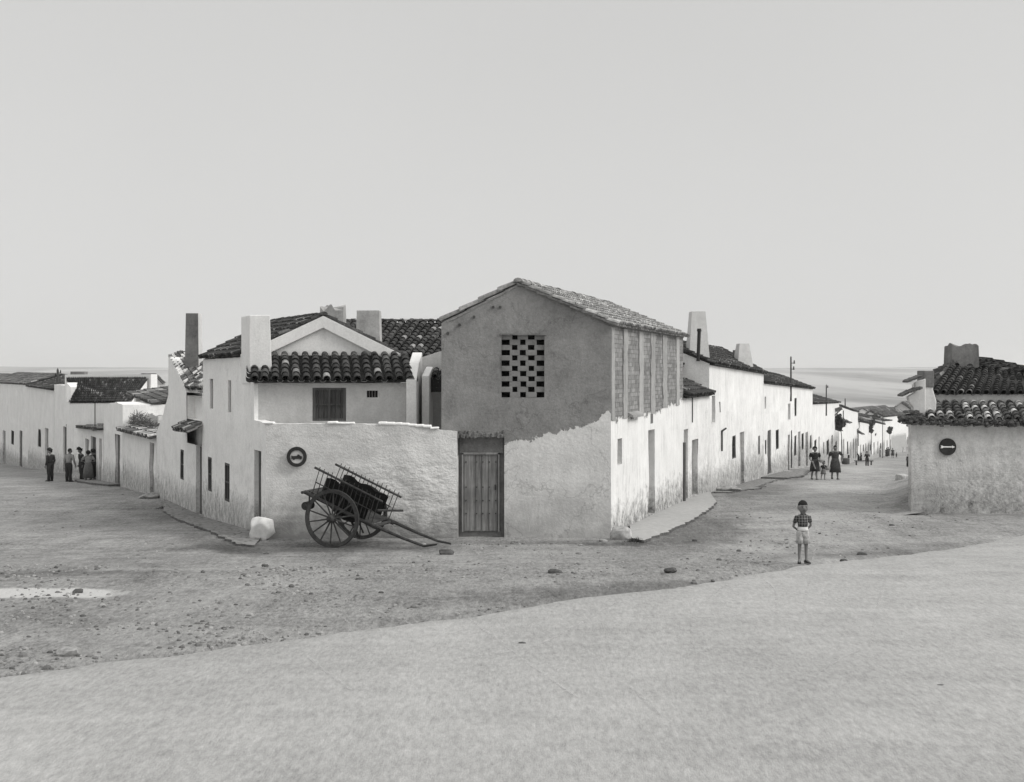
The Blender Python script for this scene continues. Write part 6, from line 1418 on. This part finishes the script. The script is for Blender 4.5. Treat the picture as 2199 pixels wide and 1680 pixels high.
# the group on the left street
LG = 'people talking on the left street'
p = GP(147.5, 1035); person('man in pale shirt and dark trousers, leftmost of the talking group', p, -.5, 71 / FPX * p.y, 1, outfit='man', mats=dict(top='cloth_mid', bottom='cloth_dark'), hair='short', detail=False, group=LG, lean=.10, pose={'elbow_r': (.27, .02, 1.10), 'wrist_r': (.27, .12, .86)})
p = GP(176, 1034); person('man in dark suit and flat cap looking down beside two women', p, CAMY - .9, 71 / FPX * p.y, 1, outfit='man', mats=dict(top='cloth_dark', bottom='cloth_dark'), hair='cap', detail=False, group=LG, lean=.12)
p = GP(189.5, 1036); person('woman in light blouse and long dark skirt with dark hair seen from behind', p, .4, 67 / FPX * p.y, 1, outfit='woman', mats=dict(top='cloth_mid', bottom='cloth_grey', hem=.22), hair='full', detail=False, group=LG, pose={'elbow_l': (-.30, .0, 1.14), 'wrist_l': (-.12, .14, 1.10), 'elbow_r': (.28, .0, 1.12), 'wrist_r': (.12, .14, 1.08)})
p = GP(199.5, 1034.5); person('woman in dark clothes standing at the doorway, rightmost of the talking group', p, 1.3, 69 / FPX * p.y, 1, outfit='woman', mats=dict(top='cloth_dark', bottom='cloth_dark', hem=.25), hair='full', detail=False, group=LG)
p = GP(108, 1034); person('person in dark clothes standing apart at the far left of the street', p, 1.2, 69 / FPX * p.y, 1, outfit='man', mats=dict(top='cloth_dark', bottom='cloth_dark'), hair='cap', detail=False, group=LG)

# ------------------------------------------------------------------ pale air between the camera and the far plain
def haze():
    mb = MB(); x, y0, y1, z0, z1 = 6500, -150, 9200, -110, 90
    q = [(-x, y0, z0), (x, y0, z0), (x, y1, z0), (-x, y1, z0), (-x, y0, z1), (x, y0, z1), (x, y1, z1), (-x, y1, z1)]; i = [mb.vert(p) for p in q]
    for f in ((0, 1, 2, 3), (4, 5, 6, 7), (0, 1, 5, 4), (1, 2, 6, 5), (2, 3, 7, 6), (3, 0, 4, 7)): mb.face([i[k] for k in f])
    m = bpy.data.materials.new('air'); m.use_nodes = True; n = m.node_tree.nodes; n.clear(); v = n.new('ShaderNodeVolumePrincipled'); v.inputs['Color'].default_value = (.96, .96, .955, 1); v.inputs['Density'].default_value = HAZE_D; v.inputs['Anisotropy'].default_value = .2
    o = n.new('ShaderNodeOutputMaterial'); m.node_tree.links.new(v.outputs[0], o.inputs['Volume']); tag(mb.build('haze', m), kind='stuff')
HAZE_D = .00019
haze()

def tracks():
    t = NT('dusty_tracks'); v = t.rng(t.noise(3, 4), .3, .7, .46, .56); m = t.out(v)
    tr = t.n.new('ShaderNodeBsdfTransparent'); mx = t.n.new('ShaderNodeMixShader'); o = [n for n in t.n if n.type == 'OUTPUT_MATERIAL'][0]
    t.link(t.rng(t.noise(3.2, 6, .75), .40, .66, 0, .55), mx.inputs[0]); t.link(tr.outputs[0], mx.inputs[1]); t.link(t.b.outputs[0], mx.inputs[2]); t.link(mx.outputs[0], o.inputs['Surface'])
    mb = MB()
    L = [((316, 1290), (328, 1305), (331, 1345), (331, 1385), (345, 1412)), ((440, 1265), (500, 1305), (545, 1345), (580, 1378)), ((600, 1262), (680, 1290), (740, 1330), (752, 1360)), ((560, 1240), (700, 1280), (830, 1318), (900, 1345)), ((700, 1245), (860, 1280), (1000, 1300)),
         ((1700, 1130), (1650, 1165), (1617, 1200), (1608, 1212), (1625, 1245)), ((1760, 1110), (1752, 1150), (1748, 1190), (1742, 1222)), ((1640, 1250), (1665, 1275), (1668, 1330)), ((1790, 1095), (1800, 1110), (1850, 1150), (1925, 1180)), ((1745, 1178), (1800, 1180), (1900, 1185)), ((1780, 1135), (1860, 1160), (1960, 1178)),
         ((1752, 1232), (1740, 1250), (1729, 1290), (1728, 1320)), ((1560, 1262), (1520, 1290), (1490, 1325), (1486, 1370), (1488, 1400)), ((1000, 1330), (1080, 1390), (1160, 1450), (1260, 1520)), ((640, 1400), (700, 1450), (780, 1510)), ((1200, 1300), (1330, 1330), (1560, 1330), (1700, 1300)), ((1900, 1250), (1880, 1330), (1870, 1400)),
         ((120, 1190), (300, 1230), (520, 1260), (760, 1290)), ((1000, 1420), (1160, 1390), (1340, 1290)), ((1700, 1500), (1760, 1450), (1850, 1400)), ((1350, 1480), (1420, 1545), (1500, 1600))]
    for pl in L:
        pts = []
        for i in range(len(pl) - 1):
            p0, p1, p2, p3 = pl[max(0, i - 1)], pl[i], pl[i + 1], pl[min(len(pl) - 1, i + 2)]
            for k in range(10):
                q = k / 10; f = lambda a, b, c, d: .5 * (2 * b + (c - a) * q + (2 * a - 5 * b + 4 * c - d) * q * q + (3 * b - a - 3 * c + d) * q ** 3)
                pts.append(GP(f(p0[0], p1[0], p2[0], p3[0]), f(p0[1], p1[1], p2[1], p3[1])))
        prev = None
        for i, p in enumerate(pts):
            d = (pts[min(i + 1, len(pts) - 1)] - pts[max(0, i - 1)]); n = Vector((-d.y, d.x, 0)).normalized() * (.020 + .008 * noise.noise(Vector((p.x, p.y, i * .3))))
            rs = road_side(p.x, p.y); z = gz(p.x, p.y) + (.036 if rs > 0 else .006 + relief(p.x, p.y))
            cur = [mb.vert((p.x + n.x, p.y + n.y, z)), mb.vert((p.x - n.x, p.y - n.y, z))]
            if prev: mb.face((prev[0], prev[1], cur[1], cur[0]))
            prev = cur
    tag(mb.build('wheel_tracks', m), kind='stuff')
tracks()
